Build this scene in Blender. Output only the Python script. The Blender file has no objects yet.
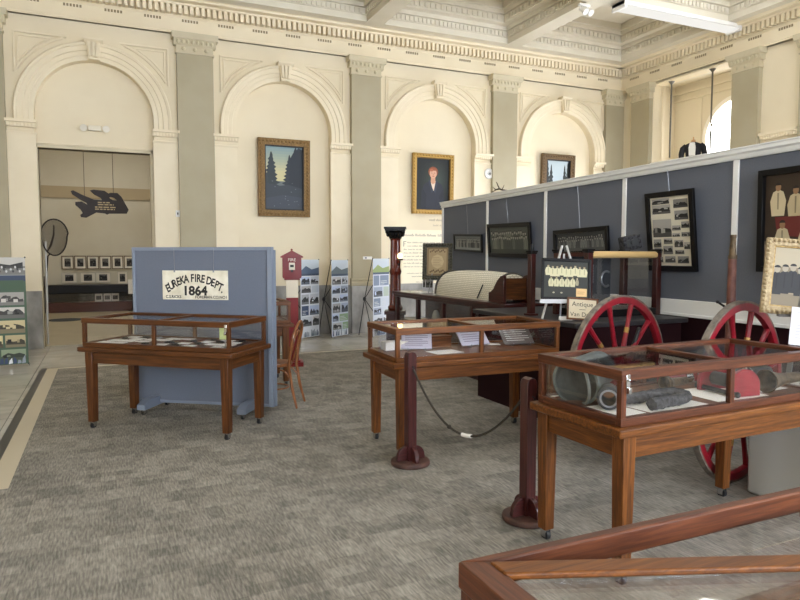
import bpy, bmesh, math, random
from mathutils import Matrix, Vector, Euler
R = math.radians
SC = bpy.context.scene
COL = SC.collection
rnd = random.Random(7)

# ------------------------------------------------------------------ materials
def lin(c):
    return tuple((v/255/12.92 if v/255 <= .04045 else ((v/255+.055)/1.055)**2.4) for v in c)
def node_mat(name):
    m = bpy.data.materials.new(name); m.use_nodes = True
    nt = m.node_tree; b = nt.nodes['Principled BSDF']
    return m, nt, b
_flat = {}
def flat(c, rough=.6, metal=0., spec=.4, coat=0.):
    k = (tuple(c), rough, metal, spec, coat)
    if k in _flat: return _flat[k]
    m, nt, b = node_mat('paint_%d_%d_%d' % tuple(c))
    b.inputs['Base Color'].default_value = (*lin(c), 1)
    b.inputs['Roughness'].default_value = rough
    b.inputs['Metallic'].default_value = metal
    b.inputs['Specular IOR Level'].default_value = spec
    b.inputs['Coat Weight'].default_value = coat
    b.inputs['Coat Roughness'].default_value = .05
    _flat[k] = m; return m
def mottled(name, c1, c2, scale=4., rough=.6, bump=0., detail=4., stretch=(1,1,1), spec=.4, metal=0., lo=.35, hi=.65):
    m, nt, b = node_mat(name); N = nt.nodes; L = nt.links
    tc = N.new('ShaderNodeTexCoord'); mp = N.new('ShaderNodeMapping'); mp.inputs['Scale'].default_value = stretch
    no = N.new('ShaderNodeTexNoise'); no.inputs['Scale'].default_value = scale; no.inputs['Detail'].default_value = detail
    cr = N.new('ShaderNodeValToRGB'); cr.color_ramp.elements[0].position = lo; cr.color_ramp.elements[1].position = hi
    cr.color_ramp.elements[0].color = (*lin(c1), 1); cr.color_ramp.elements[1].color = (*lin(c2), 1)
    L.new(tc.outputs['Object'], mp.inputs['Vector']); L.new(mp.outputs[0], no.inputs['Vector'])
    L.new(no.outputs['Fac'], cr.inputs[0]); L.new(cr.outputs[0], b.inputs['Base Color'])
    b.inputs['Roughness'].default_value = rough; b.inputs['Specular IOR Level'].default_value = spec; b.inputs['Metallic'].default_value = metal
    if bump:
        bp = N.new('ShaderNodeBump'); bp.inputs['Strength'].default_value = bump; bp.inputs['Distance'].default_value = .01
        L.new(no.outputs['Fac'], bp.inputs['Height']); L.new(bp.outputs[0], b.inputs['Normal'])
    return m
def wood(name, dark, mid, light, rough=.35, coat=.25):
    out = []
    for ax in range(3):
        m, nt, b = node_mat(name + '_grain_' + 'xyz'[ax]); N = nt.nodes; L = nt.links
        tc = N.new('ShaderNodeTexCoord'); oi = N.new('ShaderNodeObjectInfo'); ad = N.new('ShaderNodeVectorMath')
        mp = N.new('ShaderNodeMapping'); s = [42, 42, 42]; s[ax] = 2.2; mp.inputs['Scale'].default_value = s
        L.new(tc.outputs['Object'], ad.inputs[0]); L.new(oi.outputs['Random'], ad.inputs[1]); L.new(ad.outputs[0], mp.inputs['Vector'])
        no = N.new('ShaderNodeTexNoise'); no.inputs['Scale'].default_value = 1.5; no.inputs['Detail'].default_value = 5; no.inputs['Distortion'].default_value = .6
        n2 = N.new('ShaderNodeTexNoise'); n2.inputs['Scale'].default_value = 7; n2.inputs['Detail'].default_value = 2
        L.new(mp.outputs[0], no.inputs['Vector']); L.new(mp.outputs[0], n2.inputs['Vector'])
        mx = N.new('ShaderNodeMath'); mx.operation = 'MULTIPLY_ADD'; mx.inputs[1].default_value = .3
        L.new(n2.outputs['Fac'], mx.inputs[0]); sc = N.new('ShaderNodeMath'); sc.operation = 'MULTIPLY'; sc.inputs[1].default_value = .75
        L.new(no.outputs['Fac'], sc.inputs[0]); L.new(sc.outputs[0], mx.inputs[2])
        cr = N.new('ShaderNodeValToRGB'); e = cr.color_ramp.elements
        e[0].position = .30; e[0].color = (*lin(dark), 1); e[1].position = .74; e[1].color = (*lin(light), 1)
        k = e.new(.52); k.color = (*lin(mid), 1)
        L.new(mx.outputs[0], cr.inputs[0]); L.new(cr.outputs[0], b.inputs['Base Color'])
        b.inputs['Roughness'].default_value = rough; b.inputs['Specular IOR Level'].default_value = .28; b.inputs['Coat Weight'].default_value = coat; b.inputs['Coat Roughness'].default_value = .12
        bp = N.new('ShaderNodeBump'); bp.inputs['Strength'].default_value = .12; bp.inputs['Distance'].default_value = .003
        L.new(mx.outputs[0], bp.inputs['Height']); L.new(bp.outputs[0], b.inputs['Normal'])
        out.append(m)
    return tuple(out)
def emit(name, c, s):
    m = bpy.data.materials.new(name); m.use_nodes = True; nt = m.node_tree; nt.nodes.clear()
    e = nt.nodes.new('ShaderNodeEmission'); o = nt.nodes.new('ShaderNodeOutputMaterial')
    e.inputs[0].default_value = (*lin(c), 1); e.inputs[1].default_value = s; nt.links.new(e.outputs[0], o.inputs[0]); return m
def glass_mat(name, tint=(1, 1, 1), base=.045):
    m = bpy.data.materials.new(name); m.use_nodes = True; nt = m.node_tree; N = nt.nodes; L = nt.links; N.clear()
    o = N.new('ShaderNodeOutputMaterial'); mx = N.new('ShaderNodeMixShader'); t = N.new('ShaderNodeBsdfTransparent'); g = N.new('ShaderNodeBsdfGlossy')
    g.inputs['Roughness'].default_value = .0; t.inputs[0].default_value = (*tint, 1)
    lw = N.new('ShaderNodeLayerWeight'); lw.inputs[0].default_value = .5
    p = N.new('ShaderNodeMath'); p.operation = 'POWER'; p.inputs[1].default_value = 4.5; L.new(lw.outputs['Facing'], p.inputs[0])
    a = N.new('ShaderNodeMath'); a.operation = 'MULTIPLY_ADD'; a.inputs[1].default_value = .9; a.inputs[2].default_value = base; L.new(p.outputs[0], a.inputs[0])
    a.use_clamp = True
    L.new(a.outputs[0], mx.inputs[0]); L.new(t.outputs[0], mx.inputs[1]); L.new(g.outputs[0], mx.inputs[2]); L.new(mx.outputs[0], o.inputs[0]); return m

CREAM = mottled('cream_wall_paint', (225, 211, 181), (230, 217, 188), 1.2, .65)
CREAM2 = mottled('cream_plaster_trim', (228, 214, 184), (233, 220, 192), 2., .6)
TAN = mottled('tan_pilaster_paint', (167, 156, 128), (173, 163, 136), 1.5, .6)
CEIL = mottled('off_white_ceiling_paint', (212, 204, 184), (220, 212, 194), 1.5, .7)
FARWALL = mottled('beige_far_wall_paint', (200, 193, 173), (206, 200, 181), 1.2, .7)
FARBAND = flat((176, 160, 130), .7)
OAK = wood('oak', (58, 31, 12), (100, 57, 21), (136, 82, 33), .42, .06)
OAKDARK = wood('dark_oak', (48, 26, 11), (80, 45, 19), (108, 64, 28), .42, .06)
OAKRED = wood('reddish_oak', (48, 25, 14), (82, 43, 24), (112, 64, 38), .4, .1)
MAHOG = wood('mahogany', (34, 14, 12), (58, 24, 20), (78, 34, 28), .3, .4)
STANCH = wood('maroon_stained_wood', (46, 19, 19), (66, 28, 26), (82, 38, 34), .35, .3)
BENT = wood('bentwood', (100, 58, 28), (134, 82, 44), (164, 108, 64), .3, .4)
TAN2 = mottled('pale_tan_capital_paint', (196, 184, 154), (202, 191, 162), 2., .6)
BLACKW = flat((15, 14, 15), .35, 0., .22)
MAROON = flat((38, 14, 18), .8, 0., .15)
CHROME = flat((205, 205, 205), .18, 1.)
RUBBER = flat((26, 26, 28), .5)
WHITE = flat((232, 230, 226), .5)
WHITETRIM = flat((243, 243, 240), .45)
PAPER = flat((236, 233, 224), .7)
STEEL = flat((150, 152, 156), .35, .8)
GLASS = glass_mat('clear_glass', base=.055)
IRON = flat((42, 42, 44), .45, .5)
REDPAINT = mottled('red_cart_paint', (120, 16, 30), (140, 24, 38), 12, .3)
ALARMRED = mottled('alarm_red_paint', (118, 13, 17), (130, 19, 22), 6, .35)
GOLDLEAF = flat((170, 136, 74), .42, .6)
BLUEFAB = mottled('blue_grey_panel_fabric', (101, 107, 119), (105, 111, 124), 90, .9, .02)
SLATE = mottled('slate_blue_partition_fabric', (98, 102, 111), (104, 108, 118), 90, .9, .05)
BLUEPAINT = flat((124, 132, 146), .5)
DARKGREY = flat((52, 54, 56), .6)
MARBLE = mottled('grey_marble', (126, 124, 120), (172, 169, 164), 3.2, .25, 0, 8, (1, 1, .6))
LEATHER = mottled('grey_leather', (52, 58, 58), (88, 96, 96), 9, .45, .2)
CHAR = mottled('charred_black_fabric', (26, 26, 28), (70, 70, 74), 45, .95, .6)
BRASS = flat((150, 112, 58), .35, .9)
DULLBRASS = mottled('dull_brass', (70, 58, 44), (112, 94, 70), 18, .5, .1, metal=.5)
GILT = mottled('gilt_carving', (138, 110, 64), (184, 156, 100), 50, .4, .5, metal=.35)
GILTPALE = mottled('pale_gilt_carving', (146, 125, 90), (184, 165, 128), 50, .5, .5)
BRONZE = mottled('bronze_frame', (96, 72, 38), (146, 114, 66), 60, .5, .6, metal=.25)
DARKCARVE = mottled('dark_green_carved_wood', (50, 48, 38), (84, 80, 64), 40, .6, .4)

def carpet_mat():
    m, nt, b = node_mat('grey_patchwork_carpet'); N = nt.nodes; L = nt.links
    tc = N.new('ShaderNodeTexCoord')
    def cells(sx, sy, off):
        v = N.new('ShaderNodeVectorMath'); v.operation = 'ADD'; v.inputs[1].default_value = off
        s = N.new('ShaderNodeVectorMath'); s.operation = 'SNAP'; s.inputs[1].default_value = (sx, sy, 10)
        w = N.new('ShaderNodeTexWhiteNoise'); w.noise_dimensions = '2D'
        L.new(tc.outputs['Object'], v.inputs[0]); L.new(v.outputs[0], s.inputs[0]); L.new(s.outputs[0], w.inputs['Vector'])
        return w.outputs['Value']
    a = cells(.2, .1, (50.03, 50.01, 0)); c = cells(.5, .5, (50, 50, 0)); d = cells(.1, .2, (50.07, 50.02, 0))
    def comb(x, y, kx, ky):
        mx = N.new('ShaderNodeMath'); mx.operation = 'MULTIPLY'; mx.inputs[1].default_value = kx; L.new(x, mx.inputs[0])
        ma = N.new('ShaderNodeMath'); ma.operation = 'MULTIPLY_ADD'; ma.inputs[1].default_value = ky; L.new(y, ma.inputs[0]); L.new(mx.outputs[0], ma.inputs[2])
        return ma.outputs[0]
    patch = comb(comb(a, c, .46, .1), d, 1, .44)
    mp = N.new('ShaderNodeMapping'); mp.inputs['Scale'].default_value = (95, 13, 1); L.new(tc.outputs['Object'], mp.inputs['Vector'])
    no = N.new('ShaderNodeTexNoise'); no.inputs['Scale'].default_value = 1.; no.inputs['Detail'].default_value = 3; L.new(mp.outputs[0], no.inputs['Vector'])
    n2 = N.new('ShaderNodeTexNoise'); n2.inputs['Scale'].default_value = 1.1; n2.inputs['Detail'].default_value = 3; L.new(tc.outputs['Object'], n2.inputs['Vector'])
    f = comb(comb(patch, no.outputs['Fac'], .27, .80), n2.outputs['Fac'], 1., .14)
    cr = N.new('ShaderNodeValToRGB'); e = cr.color_ramp.elements
    e[0].position = .42; e[0].color = (*lin((110, 107, 100)), 1); e[1].position = 1.; e[1].color = (*lin((188, 181, 168)), 1)
    k = e.new(.61); k.color = (*lin((139, 134, 125)), 1)
    L.new(f, cr.inputs[0]); L.new(cr.outputs[0], b.inputs['Base Color'])
    b.inputs['Roughness'].default_value = .95; b.inputs['Specular IOR Level'].default_value = .1
    bp = N.new('ShaderNodeBump'); bp.inputs['Strength'].default_value = .3; bp.inputs['Distance'].default_value = .004
    L.new(no.outputs['Fac'], bp.inputs['Height']); L.new(bp.outputs[0], b.inputs['Normal'])
    return m
def tile_mat(name, c1, c2, grout, w, rough):
    m, nt, b = node_mat(name); N = nt.nodes; L = nt.links
    tc = N.new('ShaderNodeTexCoord'); br = N.new('ShaderNodeTexBrick'); br.offset = 0.
    br.inputs['Scale'].default_value = 1.; br.inputs['Brick Width'].default_value = w; br.inputs['Row Height'].default_value = w
    br.inputs['Mortar Size'].default_value = .004; br.inputs['Color1'].default_value = (*lin(c1), 1); br.inputs['Color2'].default_value = (*lin(c2), 1)
    br.inputs['Mortar'].default_value = (*lin(grout), 1)
    no = N.new('ShaderNodeTexNoise'); no.inputs['Scale'].default_value = 2.2; no.inputs['Detail'].default_value = 7; no.inputs['Distortion'].default_value = 1.2
    mx = N.new('ShaderNodeMix'); mx.data_type = 'RGBA'; mx.blend_type = 'OVERLAY'; mx.inputs[0].default_value = .35
    L.new(tc.outputs['Object'], br.inputs['Vector']); L.new(tc.outputs['Object'], no.inputs['Vector'])
    L.new(br.outputs['Color'], mx.inputs[6]); L.new(no.outputs['Fac'], mx.inputs[7]); L.new(mx.outputs[2], b.inputs['Base Color'])
    b.inputs['Roughness'].default_value = rough; return m
CARPET = carpet_mat()
MARBLEFLOOR = tile_mat('marble_floor_tiles', (198, 192, 180), (186, 181, 170), (128, 124, 116), .92, .16)
FARFLOOR = mottled('tan_lino_floor', (170, 158, 130), (180, 168, 140), 2, .3)

# ------------------------------------------------------------------ mesh builder
class MB:
    def __init__(s): s.bm = bmesh.new()
    def _post(s, geo, mi, mtx=None):
        vs = [v for v in geo if isinstance(v, bmesh.types.BMVert)]
        if mtx is not None: bmesh.ops.transform(s.bm, matrix=mtx, verts=vs)
        fs = {f for v in vs for f in v.link_faces}
        for f in fs: f.material_index = mi
        return s
    def box(s, x0, x1, y0, y1, z0, z1, mi=None, mtx=None):
        if mi is None:
            d = (abs(x1-x0), abs(y1-y0), abs(z1-z0)); mi = d.index(max(d))
        g = bmesh.ops.create_cube(s.bm, size=1., matrix=Matrix.Translation(((x0+x1)/2, (y0+y1)/2, (z0+z1)/2)) @ Matrix.Diagonal((abs(x1-x0), abs(y1-y0), abs(z1-z0), 1)))
        return s._post(g['verts'], mi, mtx)
    def bar(s, p, q, w, h, mi=0, up=(0, 0, 1)):
        p, q = Vector(p), Vector(q); d = q-p; L = d.length; d.normalize(); u = Vector(up)
        if abs(d.dot(u)) > .98: u = Vector((0, 1, 0))
        sx = d.cross(u).normalized(); u = sx.cross(d)
        m = Matrix((sx, u, d)).transposed().to_4x4(); m.translation = (p+q)/2
        g = bmesh.ops.create_cube(s.bm, size=1., matrix=m @ Matrix.Diagonal((w, h, L, 1)))
        return s._post(g['verts'], mi)
    def cyl(s, p, q, r0, r1=None, n=16, mi=0, cap=True):
        p, q = Vector(p), Vector(q); r1 = r0 if r1 is None else r1
        d = q-p; m = Vector((0, 0, 1)).rotation_difference(d.normalized()).to_matrix().to_4x4(); m.translation = (p+q)/2
        g = bmesh.ops.create_cone(s.bm, cap_ends=cap, segments=n, radius1=r0, radius2=max(r1, 1e-5), depth=d.length, matrix=m)
        return s._post(g['verts'], mi)
    def ball(s, c, r, mi=0, n=14, sc=(1, 1, 1)):
        g = bmesh.ops.create_uvsphere(s.bm, u_segments=n, v_segments=max(6, n//2+1), radius=r, matrix=Matrix.Translation(c) @ Matrix.Diagonal((*sc, 1)))
        return s._post(g['verts'], mi)
    def tube(s, pts, r, n=8, mi=0, closed=False, rad=None):
        pts = [Vector(p) for p in pts]; m = len(pts); rings = []; up = Vector((0, 0, 1)); prev = None
        for i, p in enumerate(pts):
            a = pts[(i-1) % m] if (closed or i > 0) else p; c = pts[(i+1) % m] if (closed or i < m-1) else p
            d = (c-a).normalized()
            if prev is None:
                u = up if abs(d.dot(up)) < .9 else Vector((1, 0, 0)); u = (u-d*u.dot(d)).normalized()
            else: u = (prev-d*prev.dot(d)).normalized()
            prev = u; v = d.cross(u); rr = rad[i] if rad else r
            rings.append([s.bm.verts.new(p+(u*math.cos(2*math.pi*k/n)+v*math.sin(2*math.pi*k/n))*rr) for k in range(n)])
        for i in range(m if closed else m-1):
            A, B = rings[i], rings[(i+1) % m]
            for k in range(n):
                f = s.bm.faces.new((A[k], A[(k+1) % n], B[(k+1) % n], B[k])); f.material_index = mi
        if not closed:
            for rg, fl in ((rings[0], 1), (rings[-1], 0)):
                f = s.bm.faces.new(rg[::-1] if fl else rg); f.material_index = mi
        return s
    def lathe(s, prof, n=24, mi=0, mtx=None, closed=False, ang=2*math.pi):
        """prof: (r, z) pairs turned round z"""
        full = abs(ang-2*math.pi) < 1e-6; cols = n if full else n+1; vs = []; allv = []
        for r, z in prof:
            row = [s.bm.verts.new((max(r, 1e-5)*math.cos(ang*k/n), max(r, 1e-5)*math.sin(ang*k/n), z)) for k in range(cols)]
            vs.append(row); allv += row
        rows = len(prof)
        for i in range(rows if closed else rows-1):
            A, B = vs[i], vs[(i+1) % rows]
            for k in range(n):
                k2 = (k+1) % cols
                f = s.bm.faces.new((A[k], A[k2], B[k2], B[k])); f.material_index = mi
        if not closed and full:
            for row, fl, r in ((vs[0], 1, prof[0][0]), (vs[-1], 0, prof[-1][0])):
                if r > 1e-4:
                    f = s.bm.faces.new(row[::-1] if fl else row); f.material_index = mi
        if mtx is not None: bmesh.ops.transform(s.bm, matrix=mtx, verts=allv)
        return s
    def prism(s, poly, y0, y1, mi=0, mtx=None):
        """poly in (x, z), extruded along y"""
        A = [s.bm.verts.new((x, y0, z)) for x, z in poly]; B = [s.bm.verts.new((x, y1, z)) for x, z in poly]; n = len(poly)
        fs = [s.bm.faces.new(A), s.bm.faces.new(B[::-1])]
        for i in range(n): fs.append(s.bm.faces.new((A[i], B[i], B[(i+1) % n], A[(i+1) % n])))
        for f in fs: f.material_index = mi
        bmesh.ops.recalc_face_normals(s.bm, faces=fs)
        if mtx is not None: bmesh.ops.transform(s.bm, matrix=mtx, verts=A+B)
        return s
    def face(s, pts, mi=0):
        f = s.bm.faces.new([s.bm.verts.new(p) for p in pts]); f.material_index = mi; return s
    def extr(s, prof, x0, x1, mi=0, mtx=None):
        """prof in (y, z), extruded along x"""
        return s.prism([(y, z) for y, z in prof], x0, x1, mi, (mtx or Matrix()) @ Matrix(((0, 1, 0, 0), (1, 0, 0, 0), (0, 0, 1, 0), (0, 0, 0, 1))))
    def mesh(s, me, mtx, mi=0):
        n0 = len(s.bm.verts); s.bm.from_mesh(me); s.bm.verts.ensure_lookup_table(); vs = s.bm.verts[n0:]
        return s._post(list(vs), mi, mtx)
    def build(s, name, mats, parent=None, bevel=0., loc=None, label=None, smooth=35, subsurf=0):
        me = bpy.data.meshes.new(name)
        bmesh.ops.recalc_face_normals(s.bm, faces=s.bm.faces[:])
        s.bm.to_mesh(me); s.bm.free()
        for m in (mats if isinstance(mats, (tuple, list)) else [mats]): me.materials.append(m)
        if smooth:
            for p in me.polygons: p.use_smooth = True
            me.set_sharp_from_angle(angle=R(smooth))
        if len(me.materials) == 1:
            for p in me.polygons: p.material_index = 0
        o = bpy.data.objects.new(name, me); COL.objects.link(o)
        if parent: o.parent = parent
        if loc: o.location = loc
        if label: o['label'] = label
        if bevel:
            b = o.modifiers.new('bevel', 'BEVEL'); b.width = bevel; b.segments = 2; b.limit_method = 'ANGLE'; b.angle_limit = R(50)
        if subsurf:
            b = o.modifiers.new('sub', 'SUBSURF'); b.levels = b.render_levels = subsurf
        return o
def tag(o, label, cat, group=None):
    o['label'] = label; o['category'] = cat
    if group: o['group'] = group
    return o
def thing(name, label, cat, loc=(0, 0, 0), rz=0., group=None, rx=0., ry=0.):
    o = bpy.data.objects.new(name, None); COL.objects.link(o); o.empty_display_size = .1
    o.location = loc; o.rotation_euler = (rx, ry, rz); return tag(o, label, cat, group)
def struct(o): o['kind'] = 'structure'; return o
def copy_tree(o, parent=None, loc=None, rz=None, label=None):
    c = o.copy(); COL.objects.link(c)
    if parent: c.parent = parent
    if loc is not None: c.location = loc
    if rz is not None: c.rotation_euler.z = rz
    if label: c['label'] = label
    for ch in o.children: copy_tree(ch, c)
    return c
_tx = {}
def text_mesh(t, size=1., align='CENTER', ext=.0, bold=0.):
    k = (t, size, align, ext, bold)
    if k in _tx: return _tx[k]
    cu = bpy.data.curves.new('t', 'FONT'); cu.body = t; cu.size = size; cu.align_x = align; cu.extrude = ext; cu.offset = bold
    cu.resolution_u = 3
    o = bpy.data.objects.new('t', cu); COL.objects.link(o)
    dg = bpy.context.evaluated_depsgraph_get(); me = bpy.data.meshes.new_from_object(o.evaluated_get(dg))
    bpy.data.objects.remove(o); _tx[k] = me; return me
UPR = Matrix(((1, 0, 0, 0), (0, 0, -1, 0), (0, 1, 0, 0), (0, 0, 0, 1)))   # text plane -> x/z plane facing -y
def circ(cx, cz, rx, rz, n=14, a0=0., a1=2*math.pi):
    return [(cx+rx*math.cos(a0+(a1-a0)*i/n), cz+rz*math.sin(a0+(a1-a0)*i/n)) for i in range(n if abs(a1-a0-2*math.pi) < 1e-6 else n+1)]
class Print:
    """flat picture in the x/z plane facing -y; each layer lies a hair in front of the one before"""
    def __init__(s, w, h, bg, cx=0., cz=0.):
        s.mb = MB(); s.mats = []; s.k = 0; s.w = w; s.h = h
        s.poly([(cx-w/2, cz-h/2), (cx+w/2, cz-h/2), (cx+w/2, cz+h/2), (cx-w/2, cz+h/2)], bg)
    def idx(s, c):
        m = c if isinstance(c, bpy.types.Material) else flat(c, .55)
        if m not in s.mats: s.mats.append(m)
        return s.mats.index(m)
    def poly(s, pts, c):
        y = -.0004*s.k; s.k += 1
        s.mb.face([(x, y, z) for x, z in pts], s.idx(c)); return s
    def rect(s, x0, x1, z0, z1, c): return s.poly([(x0, z0), (x1, z0), (x1, z1), (x0, z1)], c)
    def same(s, n): s.k -= n; return s
    def figure(s, x, z, hgt, coat, skin=(196, 178, 150), hat=None, wide=1.):
        w = hgt*.21*wide
        k0 = s.k
        s.poly([(x-w*.75, z), (x+w*.75, z), (x+w*.95, z+hgt*.45), (x+w*.62, z+hgt*.72), (x+w*.2, z+hgt*.78), (x-w*.2, z+hgt*.78), (x-w*.62, z+hgt*.72), (x-w*.95, z+hgt*.45)], coat)
        s.poly(circ(x, z+hgt*.87, hgt*.095, hgt*.125, 12), skin)
        s.poly(circ(x, z+hgt*.925, hgt*.10, hgt*.085, 8, 0, math.pi), hat or (44, 38, 32)); s.poly([(x-w*.08, z+hgt*.2), (x+w*.08, z+hgt*.2), (x+w*.1, z+hgt*.7), (x-w*.1, z+hgt*.7)], tuple(int(v*.72) for v in coat))
        s.k = k0+1
    def photo(s, x0, x1, z0, z1, tone=1., seed=0, tint=(1, .98, .94)):
        """a small black-and-white view: pale sky, dark masses, light ground"""
        r = random.Random(seed); g = lambda v: tuple(min(255, int(v*tone*q)) for q in tint)
        k0 = s.k; s.rect(x0, x1, z0, z1, g(r.choice((168, 186, 150)))); w, h = x1-x0, z1-z0
        hz = z0+h*r.uniform(.3, .5); s.rect(x0, x1, z0, hz, g(r.choice((96, 118, 80))))
        n = r.randint(4, 7); pts = [(x0+w*.04, hz-h*.1)]
        for i in range(n+1): pts.append((x0+w*(.04+.92*i/n), min(z1-h*.05, hz+h*r.uniform(.05, .42))))
        pts.append((x1-w*.04, hz-h*.12)); s.poly(pts, g(r.choice((46, 60, 38))))
        for i in range(r.randint(2, 4)):
            a = x0+w*r.uniform(.08, .7); b_ = z0+h*r.uniform(.12, .5); s.rect(a, a+w*r.uniform(.08, .2), b_, b_+h*r.uniform(.1, .3), g(r.choice((30, 140, 190, 70))))
            s.k -= 1
        s.k = k0+3
    def build(s, name, parent, loc=None): return s.mb.build(name, s.mats, parent, loc=loc, smooth=0)
def frame_bars(w, h, fw, d, mats, name, parent, inner=None, bevel=.003, z0=0.):
    """rectangular moulding w x h, standing on z0, front at y=-d, back at y=0"""
    mb = MB(); m = isinstance(mats, tuple)
    o = [(-w/2, z0), (w/2, z0), (w/2, z0+h), (-w/2, z0+h)]; i = [(-w/2+fw, z0+fw), (w/2-fw, z0+fw), (w/2-fw, z0+h-fw), (-w/2+fw, z0+h-fw)]
    for k in range(4):
        j = (k+1) % 4; mb.prism([o[k], o[j], i[j], i[k]], -d, 0, (0 if k % 2 == 0 else 2) if m else 0)
    if inner:
        fi = fw*.75; o = [(x*(w/2-fi)/(w/2), z0+h/2+(z-z0-h/2)*(h/2-fi)/(h/2)) for x, z in o]; iw = fw*1.18
        i = [(-w/2+iw, z0+iw), (w/2-iw, z0+iw), (w/2-iw, z0+h-iw), (-w/2+iw, z0+h-iw)]
        for k in range(4):
            j = (k+1) % 4; mb.prism([o[k], o[j], i[j], i[k]], -d*.7, -.002, 1)
        mats = [mats, inner]
    return mb.build(name, mats, parent, bevel=bevel)
# ------------------------------------------------------------------ the room
XL, XR, YB, YF = -6., 11.78, 12.77, -6.
ZA, ZS = 5.62, 3.88            # underside of the entablature, springing of the arches
AR = .95
# floor
f = MB(); f.box(XL, XR+.3, YF, 13.1, -.1, 0, 0)
floor = struct(f.build('floor', MARBLEFLOOR, smooth=0))
f = MB(); f.box(-4.5, 4.5, 13.1, 21.3, -.1, 0, 0); struct(f.build('floor_far_room', FARFLOOR, smooth=0))
f = MB(); f.box(-.65, XR, 5.1, 10.33, 0, .008, 0); f.box(XL, XR, YF, 5.1, 0, .008, 0)
struct(f.build('floor_carpet', CARPET, smooth=0))
f = MB(); f.box(-.87, -.79, 5.1, 10.43, 0, .006, 0); struct(f.build('trim_1', flat((52, 47, 42), .3), smooth=0))
f = MB(); f.box(-.79, -.65, 5.1, 10.41, 0, .007, 0); f.box(-.65, XR, 10.33, 10.41, 0, .007, 0)
struct(f.build('trim_2', flat((198, 186, 160), .3), smooth=0))
f = MB(); f.lathe([(0, 0), (.42, 0), (.42, .008), (0, .008)], 28, 0, Matrix.Translation((-.95, 18.3, 0)))
tag(f.build('round_floor_mat', flat((56, 60, 64), .8)), 'dark round mat on the tan floor beyond the doorway', 'mat')

# back wall
CX = [-.08, 3.28, 6.64, 10.0]; PX = [-1.76, 1.6, 4.96, 8.32]
w = MB()
for cx in CX:
    x0, x1 = cx-1.68, cx+1.68
    arc = [(cx+AR*math.cos(math.pi*k/32), ZS+.15+AR*math.sin(math.pi*k/32)) for k in range(33)]
    w.prism([(x0, 0), (x0, 6.95), (x1, 6.95), (x1, 0), (cx+AR, 0)] + arc + [(cx-AR, 0)], YB, YB+.15, 0)
w.box(XL, CX[0]-1.68, YB, YB+.15, 0, 6.95, 0); w.box(CX[3]+1.68, XR+.3, YB, YB+.15, 0, 6.95, 0)
D0, D1, DZ = -1.0, .80, 3.46
w.box(XL, D0, YB+.15, YB+.3, 0, 6.95, 0); w.box(D1, XR+.3, YB+.15, YB+.3, 0, 6.95, 0); w.box(D0, D1, YB+.15, YB+.3, DZ, 6.95, 0)
wall = struct(w.build('wall_back', CREAM, smooth=0))
# door lining of the doorway
d = MB(); d.box(D1, D1+.07, YB+.1, YB+.36, 0, DZ+.06, 0); d.box(D0-.05, D0, YB+.1, YB+.36, 0, DZ+.06, 0); d.box(D0-.05, D1+.07, YB+.1, YB+.36, DZ, DZ+.06, 0)
struct(d.build('door_1', flat((206, 194, 164), .5), bevel=.006, smooth=0))
d = MB(); d.box(D0-.02, D1+.1, YB+.125, YB+.15, DZ+.075, DZ+.1, 0); d.build('ledge_line', CREAM2, wall, smooth=0)

def pilaster(cx, hw=.32, parent=wall, mtx=None, name='pilaster'):
    p = MB(); p.box(cx-hw, cx+hw, -.11, 0, 0, 5.30, 0)
    p.extr([(0, .98), (-.135, .98), (-.15, 1.0), (-.15, 1.05), (-.125, 1.08), (-.135, 1.11), (-.11, 1.14), (0, 1.14)], cx-hw-.03, cx+hw+.03, 0)
    o = p.build(name, TAN, parent)
    if mtx: o.matrix_local = mtx
    c = MB(); e = .03
    c.box(cx-hw-.02, cx+hw+.02, -.13, 0, 5.27, 5.30, 0)
    c.box(cx-hw-.005, cx+hw+.005, -.115, 0, 5.30, 5.41, 0)
    for k in range(3): c.lathe([(0, .025), (.02, .022), (.036, .01), (.04, 0)], 10, 0, Matrix.Translation((cx+(k-1)*hw*.62, -.115, 5.355)) @ Matrix.Rotation(R(90), 4, 'X'))
    c.extr([(0, 5.41), (-.125, 5.41), (-.14, 5.43), (-.175, 5.50), (-.185, 5.52), (0, 5.52)], cx-hw-.05, cx+hw+.05, 0)
    n = max(3, int(hw*2/.075))
    for k in range(n): c.ball((cx-hw-.02+(2*hw+.04)*(k+.5)/n, -.168, 5.468), .034, 0, 8, (.8, .7, 1.2))
    c.extr([(0, 5.52), (-.2, 5.52), (-.21, 5.56), (-.225, 5.60), (-.225, ZA), (0, ZA)], cx-hw-.085, cx+hw+.085, 0)
    oc = c.build('capital', TAN2, o)
    return o
TB = Matrix.Translation((0, YB, 0))
for cx in PX: pilaster(cx, mtx=TB)
pilaster(11.5, .28, mtx=TB)

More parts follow.
